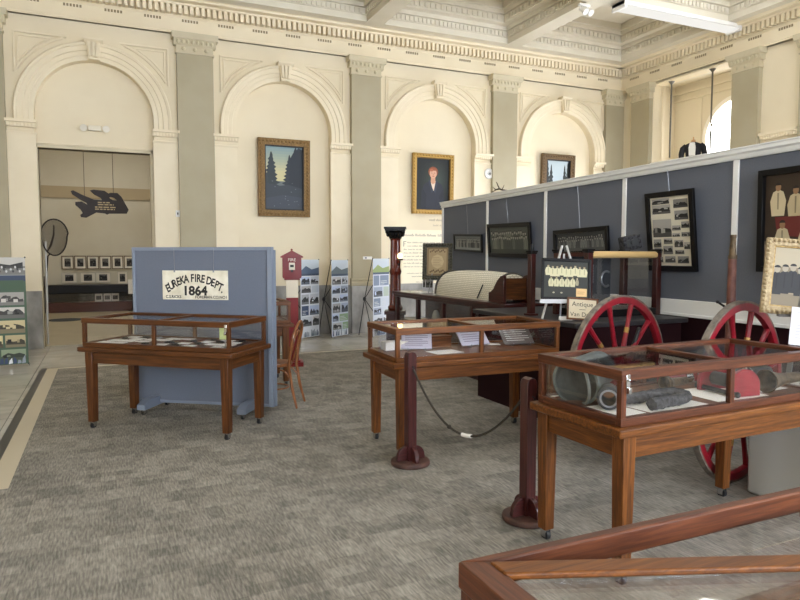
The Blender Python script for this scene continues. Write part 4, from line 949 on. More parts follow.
m = MB(); m.lathe([(0, .32), (.05, .32), (.046, .37), (.03, .385), (.012, .39), (.012, .44), (0, .445)], 16, 0); m.build('neck_post', flat((196, 152, 110), .5), bu)

# ------------------------------------------------------------------ glass counter along the partition
cn = thing('glass_counter', 'long dark glass fronted counter below the left end of the slate partition', 'display counter', (4.62, 8.15, 0), R(-90))
# local x along the counter (world -y), front at local -y (world -x)
CL = 1.62
m = MB(); m.box(-CL, CL, -.30, .30, .0, .12, None); m.box(-CL+.03, CL-.03, -.27, .29, .12, .22, None); m.build('plinth', MAHOG, cn, bevel=.005)
m = MB(); m.box(-CL-.03, CL+.03, -.34, .34, .985, 1.03, None); m.box(-CL, CL, -.31, .31, .94, .985, None); m.build('top', MAHOG, cn, bevel=.006)
for x in (-CL+.03, -CL*.5, 0, CL*.5, CL-.03):
    m = MB(); m.box(x-.03, x+.03, -.30, -.24, .22, .94, 2); m.build('post', MAHOG, cn, bevel=.003)
m = MB(); m.box(-CL+.03, CL-.03, .24, .28, .22, .94, 0); m.build('back', MAHOG, cn); m = MB(); m.box(-CL+.05, CL-.05, -.22, .22, .56, .58, None); m.build('shelf', MAHOG, cn)
for a, b_ in ((-CL+.06, -CL*.5-.03), (-CL*.5+.03, -.03), (.03, CL*.5-.03), (CL*.5+.03, CL-.06)): m = MB(); m.box(a, b_, -.275, -.271, .22, .94, 0); m.build('glass_pane', GLASS, cn, smooth=0)
for x in (-CL+.06, CL-.06):
    for y in (-.25, .25):
        pass
def ct(u, v, z=1.03): return (4.62+v, 8.15-u, z)       # u along the counter, v towards the partition
def counter_item(name, label, cat, u, v, z, w, d, h, mat, rz=0):
    t = MB(); t.box(-w/2, w/2, -d/2, d/2, 0, h); o = t.build(name, mat, bevel=.002); o.location = ct(u, v, z); o.rotation_euler.z = R(-90)+rz; tag(o, label, cat); return o
counter_item('wooden_box', 'brown wooden box inside the dark glass counter below the woven cover', 'box', .75, -.02, .58, .5, .25, .2, OAKDARK)
counter_item('wooden_box', 'wide brown wooden box at the right end inside the dark glass counter', 'box', 1.3, -.02, .58, .45, .25, .24, OAK)
counter_item('paper_stack', 'white papers inside the left end of the dark glass counter', 'papers', -1.25, -.1, .58, .4, .22, .03, PAPER)
b = MB(); b.lathe([(0, 0), (.09, 0), (.095, .02), (.07, .08), (.05, .16), (.03, .2), (0, .21)], 20, 0); o = b.build('pale_bell', flat((176, 172, 160), .5)); o.location = ct(-.55, -.1, .58); tag(o, 'small pale bell shaped object inside the dark glass counter', 'bell')
# woven half barrel on the counter
wv = thing('woven_cover', 'cream woven half barrel cover with a dark rim lying on the glass counter', 'woven cover', ct(.30, .10), R(-90))
WOV, ntw, bw = node_mat('cream_woven_net'); Nw = ntw.nodes; Lw = ntw.links
tcw = Nw.new('ShaderNodeTexCoord'); chk = Nw.new('ShaderNodeTexBrick'); chk.inputs['Scale'].default_value = 1.; chk.inputs['Brick Width'].default_value = .034; chk.inputs['Row Height'].default_value = .024; chk.inputs['Mortar Size'].default_value = .004
chk.inputs['Color1'].default_value = (*lin((240, 235, 218)), 1); chk.inputs['Color2'].default_value = (*lin((232, 226, 208)), 1); chk.inputs['Mortar'].default_value = (*lin((186, 178, 156)), 1)
mpw = Nw.new('ShaderNodeMapping'); mpw.inputs['Rotation'].default_value = (R(90), R(35), R(0)); Lw.new(tcw.outputs['Object'], mpw.inputs['Vector']); Lw.new(mpw.outputs[0], chk.inputs['Vector']); Lw.new(chk.outputs['Color'], bw.inputs['Base Color']); bw.inputs['Roughness'].default_value = .9
bpw = Nw.new('ShaderNodeBump'); bpw.inputs['Strength'].default_value = .5; bpw.inputs['Distance'].default_value = .01; Lw.new(chk.outputs['Fac'], bpw.inputs['Height']); bpw.invert = True; Lw.new(bpw.outputs[0], bw.inputs['Normal'])
def halfbarrel(x0, x1, ry, rz, n=20, th=.0):
    m = MB(); out = []
    segs = 24
    for x, f in [(x0+(x1-x0)*i/segs, 1-.10*(abs(i/segs-.5)*2)**3) for i in range(segs+1)]:
        out.append([m.bm.verts.new((x, -ry*f*math.cos(math.pi*k/n), rz*f*math.sin(math.pi*k/n)**.85)) for k in range(n+1)])
    for i in range(segs):
        for k in range(n): m.bm.faces.new((out[i][k], out[i][k+1], out[i+1][k+1], out[i+1][k]))
    m.bm.faces.new(out[0]); m.bm.faces.new(out[-1][::-1]); m.bm.faces.new([r_[0] for r_ in out]+[r_[-1] for r_ in out[::-1]]); return m
m = halfbarrel(-.74, .92, .30, .37); m.build('woven_shell', WOV, wv, smooth=50)
for x, nm in ((-.72, 'end_rim'), (.86, 'end_rim')):
    m = MB(); m.tube([(x, -.28*math.cos(math.pi*k/20), .012+.335*math.sin(math.pi*k/20)**.85) for k in range(21)], .016, 8); m.build(nm, flat((62, 58, 50), .6), wv)
m = MB(); m.tube([(.52, -.31, .02), (.62, -.285, .2)], .008, 6); m.build('stick', RUBBER, wv)
# carved rack at its right end
rk = thing('carved_rack', 'dark carved wooden rack with curved ends right of the woven cover', 'rack', ct(1.36, -.08), R(-90))
for y in (-.17, .17):
    m = MB(); m.prism([(-.17, 0), (.17, 0), (.17, .34), (.10, .33), (.02, .27), (-.06, .17), (-.12, .13), (-.17, .12)], y-.02, y+.02, 0); m.build('side_board', MAHOG[0], rk, bevel=.006)
m = MB(); m.box(-.15, .15, -.15, .15, .04, .07); m.box(.12, .15, -.15, .15, .07, .30); m.build('shelf_board', OAKDARK, rk)
for k in range(3): m = MB(); m.tube([(-.1+.08*k, -.15, .1+.06*k), (-.1+.08*k, .15, .1+.06*k)], .014, 8); m.build('rail', OAKDARK[1], rk)
# carved framed certificate and cards on the counter
ce = thing('framed_certificate', 'tan certificate in a dark carved frame standing at the left end of the counter', 'framed certificate', ct(-.78, .04, 1.235), R(-36), None, R(-4)); ce.rotation_euler = (R(-5), 0, R(-36))
fr_ = frame_bars(.46, .56, .065, .035, DARKCARVE, 'frame', ce)
m = MB()
for k in range(11):
    u = -.21+.042*k
    for z in (.02, .54): m.ball((u, -.036, z), .022, 0, 8)
for k in range(13):
    for x in (-.21, .21): m.ball((x, -.036, .03+.0417*k), .022, 0, 8)
m.build('carved_edge', DARKCARVE, fr_)
p = Print(.34, .44, (150, 128, 92), 0, .28); p.rect(-.155, .155, .075, .485, (124, 102, 70)); p.rect(-.14, .14, .09, .47, (164, 142, 104)); p.poly(circ(0, .28, .1, .11, 8), (190, 168, 128))
k0 = p.k
for i in range(10): p.k = k0; p.poly(circ(-.11+.0245*i, .43+.012*(i % 3), .012, .014, 6), (104, 82, 54)); p.poly(circ(-.11+.0245*i, .12+.012*(i % 3), .014, .016, 6), (104, 82, 54))
p.k = k0+3
for i in range(6): p.rect(-.07, .07-.02*(i % 3), .21+.026*i, .215+.026*i, (140, 116, 82)); p.k -= 1
p.build('certificate', ce, (0, -.015, 0))
m = MB(); m.box(-.2, .2, -.006, 0, .03, .53, 0); m.build('backing', RUBBER, ce)
es = thing('wire_easel', 'thin wire easel under the carved certificate on the counter', 'easel', ct(-.78, .04), R(-36))
m = MB()
for s in (-1, 1): m.tube([(s*.12, -.1, .0), (s*.10, -.03, .2), (s*.04, .05, .5)], .006, 6); m.tube([(s*.1, -.03, .198), (s*.1, -.085, .198), (s*.1, -.085, .225)], .006, 6)
m.tube([(0, .2, 0), (0, .055, .5)], .006, 6); m.tube([(-.1, -.03, .2), (.1, -.03, .2)], .006, 6); m.tube([(-.04, .05, .5), (.04, .05, .5)], .006, 6); m.build('wire', STEEL, es)
for lb, u, v, w, h, sd in (('small photo card standing on the left end of the counter', -1.30, .10, .11, .22, 61), ('small photo card with a portrait, beside another on the counter left end', -1.10, .06, .13, .23, 63)):
    t = thing('photo_card', lb, 'photo card', ct(u, v), R(-36)); t.rotation_euler = (R(-8), 0, R(-36))
    p = Print(w, h, (214, 214, 218), 0, h/2); p.photo(-w*.42, w*.42, h*.3, h*.94, .8, sd); p.build('print', t, (0, -.004, 0)); m = MB(); m.box(-w/2, w/2, -.0035, .003, 0, h, 0); m.box(-w*.2, w*.2, .003, .06, 0, .004, 0); m.build('backing', PAPER, t)
counter_item('paper_sheet', 'white paper lying beside the photo cards on the counter', 'paper', -.98, -.12, 1.03, .34, .24, .012, WHITE)

# carved mahogany column with a lit lamp
co = thing('carved_column', 'dark carved mahogany column with a small lit lamp', 'column', (4.47, 10.10, 0), R(-26))
m = MB(); m.box(-.19, .19, -.19, .19, 0, .12, None); m.box(-.15, .15, -.15, .15, .12, .62, 2); m.box(-.18, .18, -.18, .18, .62, .68, None); m.build('pedestal', MAHOG, co, bevel=.006)
m = MB(); prof = []
n = 40; zs = [.68, .74, .78, .82, 1.28, 1.34, 1.40, 1.86, 1.90]; rs = [.12, .13, .10, .095, .09, .105, .088, .084, .098]
rows = []
for z, r_ in zip(zs, rs): rows.append([m.bm.verts.new((r_*(1-(.07 if z not in (.68, .74, 1.34, 1.90) else 0)*(k % 4 < 2))*math.cos(2*math.pi*k/n), r_*(1-(.07 if z not in (.68, .74, 1.34, 1.90) else 0)*(k % 4 < 2))*math.sin(2*math.pi*k/n), z)) for k in range(n)])
for i in range(len(rows)-1):
    for k in range(n): f = m.bm.faces.new((rows[i][k], rows[i][(k+1) % n], rows[i+1][(k+1) % n], rows[i+1][k])); f.material_index = 0
m.build('fluted_shaft', wood('red_mahogany', (58, 20, 14), (92, 36, 24), (120, 52, 36), .25, .5)[2], co, smooth=20)
m = MB(); m.lathe([(.0, 1.89), (.10, 1.89), (.11, 1.92), (.10, 1.94), (.12, 1.99), (.15, 2.02), (0, 2.02)], 24, 0)
for k in range(12): a = 2*math.pi*k/12; m.ball((.125*math.cos(a), .125*math.sin(a), 1.965), .032, 0, 8, (1, 1, 1.3))
for sx in (-1, 1):
    for sy in (-1, 1): m.ball((sx*.125, sy*.125, 2.0), .04, 0, 10)
m.box(-.17, .17, -.17, .17, 2.02, 2.05, None); m.box(-.185, .185, -.185, .185, 2.05, 2.085, None); m.build('capital', BLACKW, co, bevel=.004)
m = MB(); m.tube([(.05, -.08, 1.47), (.08, -.16, 1.45), (.085, -.18, 1.50), (.085, -.18, 1.53)], .012, 8); m.lathe([(0, 1.52), (.05, 1.53), (.055, 1.55), (.02, 1.56), (0, 1.56)], 16, 0, Matrix.Translation((.085, -.18, 0))); m.build('lamp_bracket', BLACKW, co)
m = MB(); m.ball((.085, -.18, 1.60), .045, 0, 14, (1, 1, 1.15)); m.build('lamp_bulb', emit('warm_bulb', (255, 214, 140), 4.), co)

# ------------------------------------------------------------------ dark platform with vitrine, easel photograph and sign
pf = thing('platform', 'dark maroon skirted platform with a black top behind the red wheels', 'platform', (0, 0, 0))
m = MB(); m.box(3.84, 5.12, 4.66, 6.35, .0, .955, 0); m.build('skirt', MAROON, pf); m = MB(); m.box(3.79, 5.16, 4.61, 6.40, .955, 1.0, 0); m.build('top', flat((44, 42, 44), .45), pf, bevel=.006)
vt = thing('glass_vitrine', 'mahogany and glass vitrine holding old iron tools, with a rounded gold top edge', 'display case', (4.72, 5.02, 1.0), R(1))
for x in (-.46, .44):
    for y in (0, .46):
        m = MB(); m.box(x-.032, x+.032, y-.032, y+.032, 0, .645, 2); m.build('post', MAHOG, vt, bevel=.004)
        if True:
            m = MB(); m.box(x-.045, x+.045, y-.045, y+.045, .645, .67, None); m.box(x-.036, x+.036, y-.036, y+.036, .63, .645, None); m.build('post_cap', BLACKW, vt, bevel=.004)
m = MB(); m.box(-.44, .44, -.03, .49, 0, .07, None); m.build('base', BLACKW, vt, bevel=.004)
m = MB(); m.cyl((-.43, -.005, .613), (.41, -.005, .613), .034, n=20); m.build('gold_rail', flat((206, 172, 116), .4, .1), vt)
m = MB(); m.box(-.43, .41, .45, .47, .595, .635, None); m.box(-.475, -.445, .03, .43, .595, .635, None); m.box(.425, .455, .03, .43, .595, .635, None); m.build('top_rail', MAHOG, vt)
m = MB(); m.box(-.428, .408, -.002, .002, .07, .582, 0); m.build('glass_pane', GLASS, vt, smooth=0); m = MB(); m.box(.438, .442, .034, .426, .07, .594, 0); m.build('glass_pane', GLASS, vt, smooth=0)
m = MB(); m.box(-.42, .16, .36, .38, .07, .594, 0); m.build('dark_backboard', flat((44, 47, 52), .8), vt)
m = MB(); m.box(-.44, .42, .01, .45, .637, .641, 0); m.build('glass_pane', GLASS, vt, smooth=0)
tx, ty = 4.72, 5.02
def tool(name, label, cat, u, z, mk):
    t = thing(name, label, cat, (tx+u*math.cos(R(2))-.34*math.sin(R(2)), ty+u*math.sin(R(2))+.34*math.cos(R(2)), 1.0+z), R(2)); mk(t)
def mk1(t): m = MB(); m.lathe([(.045, -.008), (.06, -.008), (.06, .008), (.045, .008)], 24, 0, Matrix.Rotation(R(90), 4, 'X'), True); m.build('ring', STEEL, t)
def mk2(t):
    m = MB()
    for k in range(7): m.lathe([(.009, -.003), (.015, -.003), (.015, .003), (.009, .003)], 12, 0, Matrix.Translation((0, 0, -.028*k)) @ Matrix.Rotation(R(90 if k % 2 else 0), 4, 'Z') @ Matrix.Rotation(R(90), 4, 'X'), True)
    m.build('links', STEEL, t)
def mk3(t): m = MB(); m.tube([(.07*math.cos(a), 0, .08*math.sin(a)) for a in [R(60+240*k/16) for k in range(17)]], .012, 8); m.build('iron', STEEL, t)
def mk4(t): m = MB(); m.box(-.012, .012, -.006, .006, -.16, .1, 0); m.cyl((0, -.012, .1), (0, .012, .1), .03, n=16); m.build('bar', IRON, t)
tool('iron_ring', 'iron ring hung at the upper left in the vitrine', 'ring', -.28, .42, mk1); tool('iron_chain', 'short iron chain hung in the middle of the vitrine', 'chain', -.1, .5, mk2)
tool('curved_iron', 'curved iron hook hung right of the chain in the vitrine', 'hook', .09, .36, mk3); tool('iron_wrench', 'dark iron wrench standing low in the vitrine', 'wrench', -.2, .25, mk4)
dk = thing('dark_box', 'small dark textured box tilted on top of the vitrine', 'box', (5.02, 5.24, 1.645), R(-14)); dk.rotation_euler = (R(0), R(-12), R(-14))
m = MB(); m.box(-.10, .10, -.06, .06, .022, .17, 0); m.build('body', CHAR, dk, bevel=.012); m = MB(); m.box(-.07, .06, -.066, -.06, .06, .13, 0); m.cyl((.0, -.06, .1), (.0, -.08, .1), .03, n=16); m.build('face', DARKGREY, dk)
# dark post standing on the platform
po = thing('mahogany_post', 'dark square mahogany post with a cap left of the easel photograph', 'post', (3.92, 5.46, 1.0), R(5))
m = MB(); m.box(-.03, .03, -.03, .03, .02, .62, 2); m.build('shaft', MAHOG, po, bevel=.004); m = MB(); m.box(-.05, .05, -.05, .05, 0, .02, None); m.build('foot', MAHOG, po); m = MB(); m.box(-.038, .038, -.038, .038, .62, .635, None); m.box(-.044, .044, -.044, .044, .635, .655, None); m.cyl((0, 0, .655), (0, 0, .72), .018, .012, 12); m.build('cap', BLACKW, po, bevel=.003)
# photograph on a pale easel
ER = R(-30)
EX, EY_ = 3.985, 5.02
ez = thing('table_easel', 'pale metal table easel holding the team photograph on the platform', 'easel', (EX, EY_, 1.0), ER)
m = MB()
for s in (-1, 1): m.bar((s*.22, -.10, .0), (s*.02, .055, .70), .02, .012, 0)
m.build('front_legs', flat((214, 214, 212), .35, .3), ez); m = MB(); m.bar((0, .25, 0), (0, .06, .62), .016, .012, 0); m.build('rear_leg', flat((214, 214, 212), .35, .3), ez)
m = MB(); m.box(-.24, .24, -.10, -.045, .155, .175, 0); m.box(-.24, .24, -.104, -.096, .155, .195, 0); m.build('ledge', flat((206, 206, 206), .35, .3), ez, bevel=.003)
et = thing('framed_photograph', 'black framed photograph of two rows of pale figures on the table easel', 'framed photograph', (EX+.075*math.sin(ER), EY_-.075*math.cos(ER), 1.178), ER); et.rotation_euler = (R(-12), R(2), ER); et.scale = (.93, .93, .96)
frame_bars(.50, .42, .03, .022, BLACKW, 'frame', et)
def trow(p, w, h, zc):
    p.rect(-w/2, w/2, zc-h/2, zc+h/2, (46, 48, 42)); k0 = p.k
    for i in range(9): p.k = k0+(i % 2)*3; p.figure(-w*.41+w*.82*i/8, zc+h*.08+h*.03*(i % 3 == 0), h*.30, (208, 202, 164), (166, 152, 120), (70, 62, 48), 1.45)
    p.k = k0+7; k0 = p.k
    for i in range(5): p.k = k0+(i % 2)*3; p.figure(-w*.34+w*.12*i*1.02, zc-h*.20, h*.28, (204, 198, 160), (160, 148, 116), (70, 62, 48), 1.4)
    p.k = k0+7; p.figure(w*.25, zc-h*.16, h*.22, (160, 154, 126))
    for x in (-.28, -.10): p.poly(circ(w*x, zc-h*.37, .012, .008, 8), (170, 164, 136))
    p.rect(w*.23, w*.47, zc-h*.46, zc-h*.24, (226, 190, 132)); p.rect(w*.26, w*.42, zc-h*.34, zc-h*.325, (190, 150, 100)); p.rect(w*.26, w*.40, zc-h*.39, zc-h*.375, (190, 150, 100))
p = Print(.45, .37, (46, 48, 42), 0, .21); trow(p, .44, .36, .21); p.build('print', et, (0, -.010, 0)); m = MB(); m.box(-.245, .245, -.007, -.001, .005, .415, 0); m.build('backing', RUBBER, et)
# small framed sign
si = thing('framed_sign', 'small wooden framed cream sign with handwriting, leaning on the platform', 'sign', (4.0, 4.78, 1.0), R(-24)); si.rotation_euler = (R(-12), R(4), R(-24))
frame_bars(.29, .21, .018, .014, OAK, 'frame', si, None, .002, .006)
p = Print(.26, .18, (222, 208, 176), 0, .111); p.build('paper', si, (0, -.006, 0)); m = MB(); m.box(-.14, .14, -.005, -.001, .01, .21, 0); m.build('backing', RUBBER, si)
m = MB(); m.mesh(text_mesh('Antique', .062), Matrix.Translation((0, -.0075, .135)) @ UPR, 0); m.mesh(text_mesh('Van Du B', .058), Matrix.Translation((.0, -.0075, .04)) @ UPR, 0); m.box(-.03, .03, -.0075, -.007, .103, .107, 0); m.build('lettering', flat((58, 44, 34), .6), si, smooth=0)
t = thing('white_card', 'small folded white card lying left of the small wooden framed sign', 'card', (3.93, 4.93, 1.0), R(-25)); m = MB(); m.prism([(-.03, 0), (.03, 0), (.0, .035)], -.06, .06, 0, Matrix.Rotation(R(90), 4, 'Z')); m.build('card', WHITE, t)
# gilt frame on an easel standing on the pale pedestal at the right edge
GRt = R(-42); gx, gy = 4.21, 2.735
ge = thing('grey_easel', 'grey easel standing on the pale pedestal and carrying the gilt frame', 'easel', (4.17, 2.745, .728), GRt)
m = MB()
for s in (-1, 1): m.bar((s*.15, -.09, .0), (s*.04, .055, .86), .03, .016, 0)
m.build('front_legs', flat((110, 108, 106), .4, .3), ge); m = MB(); m.bar((0, .16, 0), (0, .075, .8), .025, .016, 0); m.build('rear_leg', flat((110, 108, 106), .4, .3), ge); m = MB(); m.box(-.2, .2, -.05, .02, .478, .495, 0); m.build('ledge', flat((110, 108, 106), .4, .3), ge)
gf = thing('gilt_frame', 'pale carved gilt frame with a photograph of men in dark uniforms at the right edge', 'framed photograph', (4.17, 2.745, 1.20), GRt); gf.rotation_euler = (R(-8), R(5), GRt)
gfr = frame_bars(.62, .50, .05, .035, GILTPALE, 'frame', gf, GILT)
m = MB()
for k in range(22):
    x = -.29+.58*k/21
    for z in (.016, .484): m.ball((x, -.036, z), .013, 0, 8)
for k in range(17):
    z = .03+.44*k/16
    for x in (-.295, .295): m.ball((x, -.036, z), .013, 0, 8)
m.build('carved_beads', GILTPALE, gfr)
def unif(p, w, h, zc):
    p.rect(-w/2, w/2, zc-h/2, zc+h/2, (150, 136, 112)); p.rect(-w/2, w*.1, zc+h*.12, zc+h/2, (168, 156, 132)); p.rect(-w*.44, w*.44, zc-h*.1, zc+h*.16, (120, 108, 88)); p.rect(-w/2, w/2, zc-h/2, zc-h*.28, (126, 114, 94)); k0 = p.k
    for i in range(11): p.k = k0+(i % 2)*3; p.figure(-w*.44+w*.88*i/10, zc-h*.30+h*.02*(i % 3), h*.48, (40, 40, 42), (156, 146, 128), (30, 30, 32))
    p.k = k0+8
p = Print(.53, .41, (176, 170, 156), 0, .25); unif(p, .52, .40, .25); p.build('print', gf, (0, -.012, 0)); m = MB(); m.box(-.29, .29, -.008, -.001, .01, .49, 0); m.build('backing', RUBBER, gf)
t = thing('info_sheet', 'white tilted text sheet at the right edge in front of the gilt frame', 'information sheet', (4.02, 2.63, 1.03), R(-40)); t.rotation_euler = (R(-10), R(6), R(-40))
m = MB(); m.box(-.14, .14, -.004, .004, 0, .24, 0); m.build('sheet', flat((206, 204, 210), .6), t); m = MB()
for i in range(9): m.box(-.11, .11-.05*(i % 4 == 3), -.0046, -.004, .205-.02*i, .209-.02*i, 0)
m.build('text_lines', flat((176, 174, 184), .7), t, smooth=0); m = MB(); m.cyl((0, .012, -.29), (0, .008, .1), .008, n=8); m.lathe([(0, -.30), (.06, -.30), (.06, -.29), (0, -.285)], 16); m.build('stand', STEEL, t)
# ------------------------------------------------------------------ paintings on the back wall
YN = YB+.15
def painting(label, x0, x1, z0, z1, fw, d, fam, inner, design, name='framed_painting', rope=False):
    w, h = x1-x0, z1-z0; t = thing(name, label, 'painting', ((x0+x1)/2, YN-.012, z0), 0); t.rotation_euler = (R(1.5), 0, 0)
    f_ = frame_bars(w, h, fw, d, fam, 'frame', t, inner)
    m = MB(); n = int(w/.07)
    for k in range(n):
        x = -w/2+w*(k+.5)/n
        for z in (fw*.4, h-fw*.4): m.ball((x, -d, z), .028, 0, 8, (1.1, .7, .9))
    n = int(h/.07)
    for k in range(n):
        z = h*(k+.5)/n
        for x in (-w/2+fw*.4, w/2-fw*.4): m.ball((x, -d, z), .028, 0, 8, (.9, .7, 1.1))
    oo = m.build('ornament', fam, f_); bm_ = bmesh.new(); bm_.from_mesh(f_.data); bm_.from_mesh(oo.data); bm_.to_mesh(f_.data); bm_.free(); bpy.data.objects.remove(oo)
    p = Print(w-2*fw+.02, h-2*fw+.02, (60, 64, 70), 0, h/2); design(p, w-2*fw, h-2*fw, h/2); p.build('canvas', t, (0, -.02, 0))
    m = MB(); m.box(-w/2+.01, w/2-.01, -.016, -.002, .01, h-.01, 0); m.build('backing', RUBBER, t); return t
def tree_poly(x, zb, zt, w, seed):
    r = random.Random(seed); n = 11; L = []; Rr = []
    for k in range(n):
        u = k/n; z = zb+(zt-zb)*u; q = w*(1-u)**.8
        L += [(x-q*r.uniform(.75, 1.1), z), (x-q*.5, z+(zt-zb)/n*.55)]; Rr += [(x+q*r.uniform(.75, 1.1), z), (x+q*.5, z+(zt-zb)/n*.55)]
    return L+[(x, zt)]+Rr[::-1]
def forest(p, w, h, zc):
    T = zc+h/2; B = zc-h/2
    for i in range(14): u = i/14; p.rect(-w/2, w/2, B, T-h*.6*u, (int(128+74*min(1, u*1.6)), int(152+42*min(1, u*1.6)), int(156-10*u)))
    p.rect(-w/2, w/2, B, zc-h*.05, (104, 112, 112)); p.rect(-w/2, w/2, B, zc-h*.12, (62, 68, 76))
    p.poly(tree_poly(-w*.33, zc-h*.25, T-h*.09, w*.30, 1), (50, 58, 62)); p.poly(tree_poly(-w*.47, zc-h*.25, T-h*.3, w*.06, 6), (54, 62, 66)); p.poly(tree_poly(w*.14, zc-h*.25, T-h*.13, w*.26, 2), (46, 52, 58)); p.poly(tree_poly(w*.30, zc-h*.3, T-h*.01, w*.34, 3), (41, 47, 55)); p.poly([(w*.17, B), (w*.5, B), (w*.5, T-h*.06), (w*.38, T-h*.02), (w*.24, T-h*.10), (w*.15, T-h*.2)], (42, 48, 56))
    p.poly(tree_poly(-w*.5+w*.06, zc-h*.22, zc+h*.08, w*.12, 4), (56, 64, 66))
    p.poly([(-w/2, B), (w/2, B), (w/2, zc-h*.16), (w*.1, zc-h*.1), (-w*.1, zc-h*.12), (-w/2, zc-h*.08)], (58, 64, 72)); p.poly([(-w/2, B), (w/2, B), (w/2, zc-h*.30), (0, zc-h*.26), (-w/2, zc-h*.32)], (66, 72, 82))
    r = random.Random(5); k0 = p.k
    for i in range(14): x = r.uniform(-.4, .4)*w; z = zc-h*r.uniform(.05, .45); p.k = k0; p.poly(circ(x, z, .012, .008, 6), r.choice(((120, 126, 130), (92, 100, 106))))
    p.k = k0+1
painting('tall bronze framed painting of dark conifer trees, above the red alarm post', 2.76, 3.80, 2.38, 3.90, .13, .08, BRONZE, RUBBER, forest)
def forest2(p, w, h, zc):
    p.rect(-w/2, w/2, zc-h/2, zc+h/2, (176, 188, 192)); p.rect(-w/2, w/2, zc-h/2, zc-h*.1, (86, 90, 84))
    for x, s_ in ((-.42, 1), (-.26, 2), (.30, 3), (.44, 4)): p.poly(tree_poly(w*x, zc-h*.5, zc+h*(.5 if s_ in (1, 4) else .42), w*.24, s_+9), (44, 48, 46))
    p.poly([(-w*.06, zc-h/2), (w*.1, zc-h/2), (w*.04, zc-h*.1), (-.01, zc-h*.1)], (150, 160, 162))
painting('dark framed landscape painting partly hidden by the top of the slate partition', 9.46, 10.42, 2.55, 4.02, .13, .08, mottled('dark_bronze_frame', (84, 66, 44), (122, 98, 68), 60, .5, .6, metal=.2), RUBBER, forest2)
def portrait(p, w, h, zc):
    B = zc-h/2; p.rect(-w/2, w/2, B, zc+h/2, (26, 29, 28))
    for i in range(6): p.poly(circ(w*.08, zc+h*.08, w*(.46-.06*i), h*(.40-.05*i), 24), (28+4*i, 33+5*i, 30+4*i))
    suit = (36, 39, 50); x0 = w*.0
    p.poly([(x0-w*.34, B), (x0+w*.34, B), (x0+w*.33, zc-h*.12), (x0+w*.27, zc+h*.0), (x0+w*.12, zc+h*.06), (x0-w*.10, zc+h*.06), (x0-w*.26, zc-h*.01), (x0-w*.32, zc-h*.14)], suit)
    p.poly([(x0-w*.36, B), (x0-w*.2, B), (x0-w*.18, zc-h*.2), (x0-w*.3, zc-h*.08)], (29, 32, 42)); p.poly([(x0+w*.22, B), (x0+w*.36, B), (x0+w*.32, zc-h*.08), (x0+w*.2, zc-h*.22)], (29, 32, 42))
    p.poly([(x0-w*.09, zc+h*.06), (x0+w*.11, zc+h*.06), (x0+w*.03, zc-h*.13)], (214, 196, 176)); p.poly([(x0-w*.05, zc+h*.15), (x0+w*.07, zc+h*.15), (x0+w*.08, zc+h*.03), (x0+.005, zc-h*.0), (x0-w*.06, zc+h*.03)], (196, 146, 116))
    p.poly([(x0-w*.13, zc+h*.07), (x0-w*.07, zc+h*.07), (x0+w*.02, zc-h*.14), (x0-w*.03, zc-h*.17)], (46, 50, 64)); p.poly([(x0+w*.15, zc+h*.07), (x0+w*.09, zc+h*.07), (x0+w*.03, zc-h*.14), (x0+w*.09, zc-h*.17)], (46, 50, 64))
    cz = zc+h*.205; p.poly(circ(x0+w*.01, cz+h*.03, w*.145, h*.10, 18), (128, 70, 44)); p.poly(circ(x0+w*.01, cz, w*.105, h*.095, 18), (206, 158, 128)); p.poly(circ(x0+w*.01, cz+h*.055, w*.125, h*.05, 14, 0, math.pi), (146, 82, 52)); p.poly(circ(x0-w*.04, cz+h*.06, w*.05, h*.025, 10), (168, 100, 66))
    for s in (-1, 1): p.poly(circ(x0+w*.01+s*w*.042, cz+h*.008, w*.016, h*.006, 8), (54, 40, 34)); p.k -= 1
    p.k += 1; p.poly([(x0+w*.0, cz), (x0+w*.02, cz), (x0+w*.025, cz-h*.03), (x0-w*.002, cz-h*.03)], (186, 132, 104)); p.poly(circ(x0+w*.01, cz-h*.052, w*.035, h*.008, 10), (158, 84, 74))
pt = painting('gold framed portrait of a person with short red hair and dark jacket', 6.09, 7.09, 2.52, 3.82, .085, .08, GOLDLEAF, mottled('dark_gold', (92, 68, 32), (140, 108, 56), 40, .4, .3, metal=.4), portrait)
# wall text: rows of fine unreadable lettering
wt = thing('wall_text', 'panel of fine grey wall text under the gold framed portrait', 'wall text', (6.55, YN-.004, .85), 0); m = MB(); m.box(-.68, .70, -.002, .002, 0, 1.32, 0); m.build('panel', flat((240, 230, 204), .6), wt)
m = MB(); r = random.Random(4)
def words(z, x0, x1, h, wl):
    x = x0
    while x < x1-.03:
        wd = r.uniform(*wl); e = min(x1, x+wd); q = x
        while q < e-.006:
            hh = h*r.choice((.55, .55, .9, .6)); m.box(q, q+h*.22, -.003, -.002, z, z+hh, 0); q += h*.42
        x = e+h*.6
words(1.18, -.64, .62, .062, (.2, .4))
for i in range(8): words(1.03-.075*i, -.64+(.09 if i < 2 else 0), .62, .034, (.05, .16))
for i in range(2): words(.36-.07*i, -.56+.12*i, .4, .03, (.08, .2))
for i in range(3): words(.17-.06*i, -.34, .5, .024, (.05, .14))
m.box(-.645, -.625, -.003, -.002, .955, 1.07, 0); m.box(-.625, -.575, -.003, -.002, 1.055, 1.07, 0); m.box(-.625, -.59, -.003, -.002, 1.01, 1.02, 0)
m.build('lettering', flat((158, 148, 130), .7), wt, smooth=0)
wn = thing('wall_caption', 'two short lines of grey caption on the wall just below the gold framed portrait', 'wall text', (6.75, YN-.003, 2.26), 0); m = MB(); words(.11, -.22, .26, .06, (.1, .24)); words(.0, -.12, .14, .04, (.1, .2)); m.build('lettering', flat((176, 164, 142), .7), wn, smooth=0)

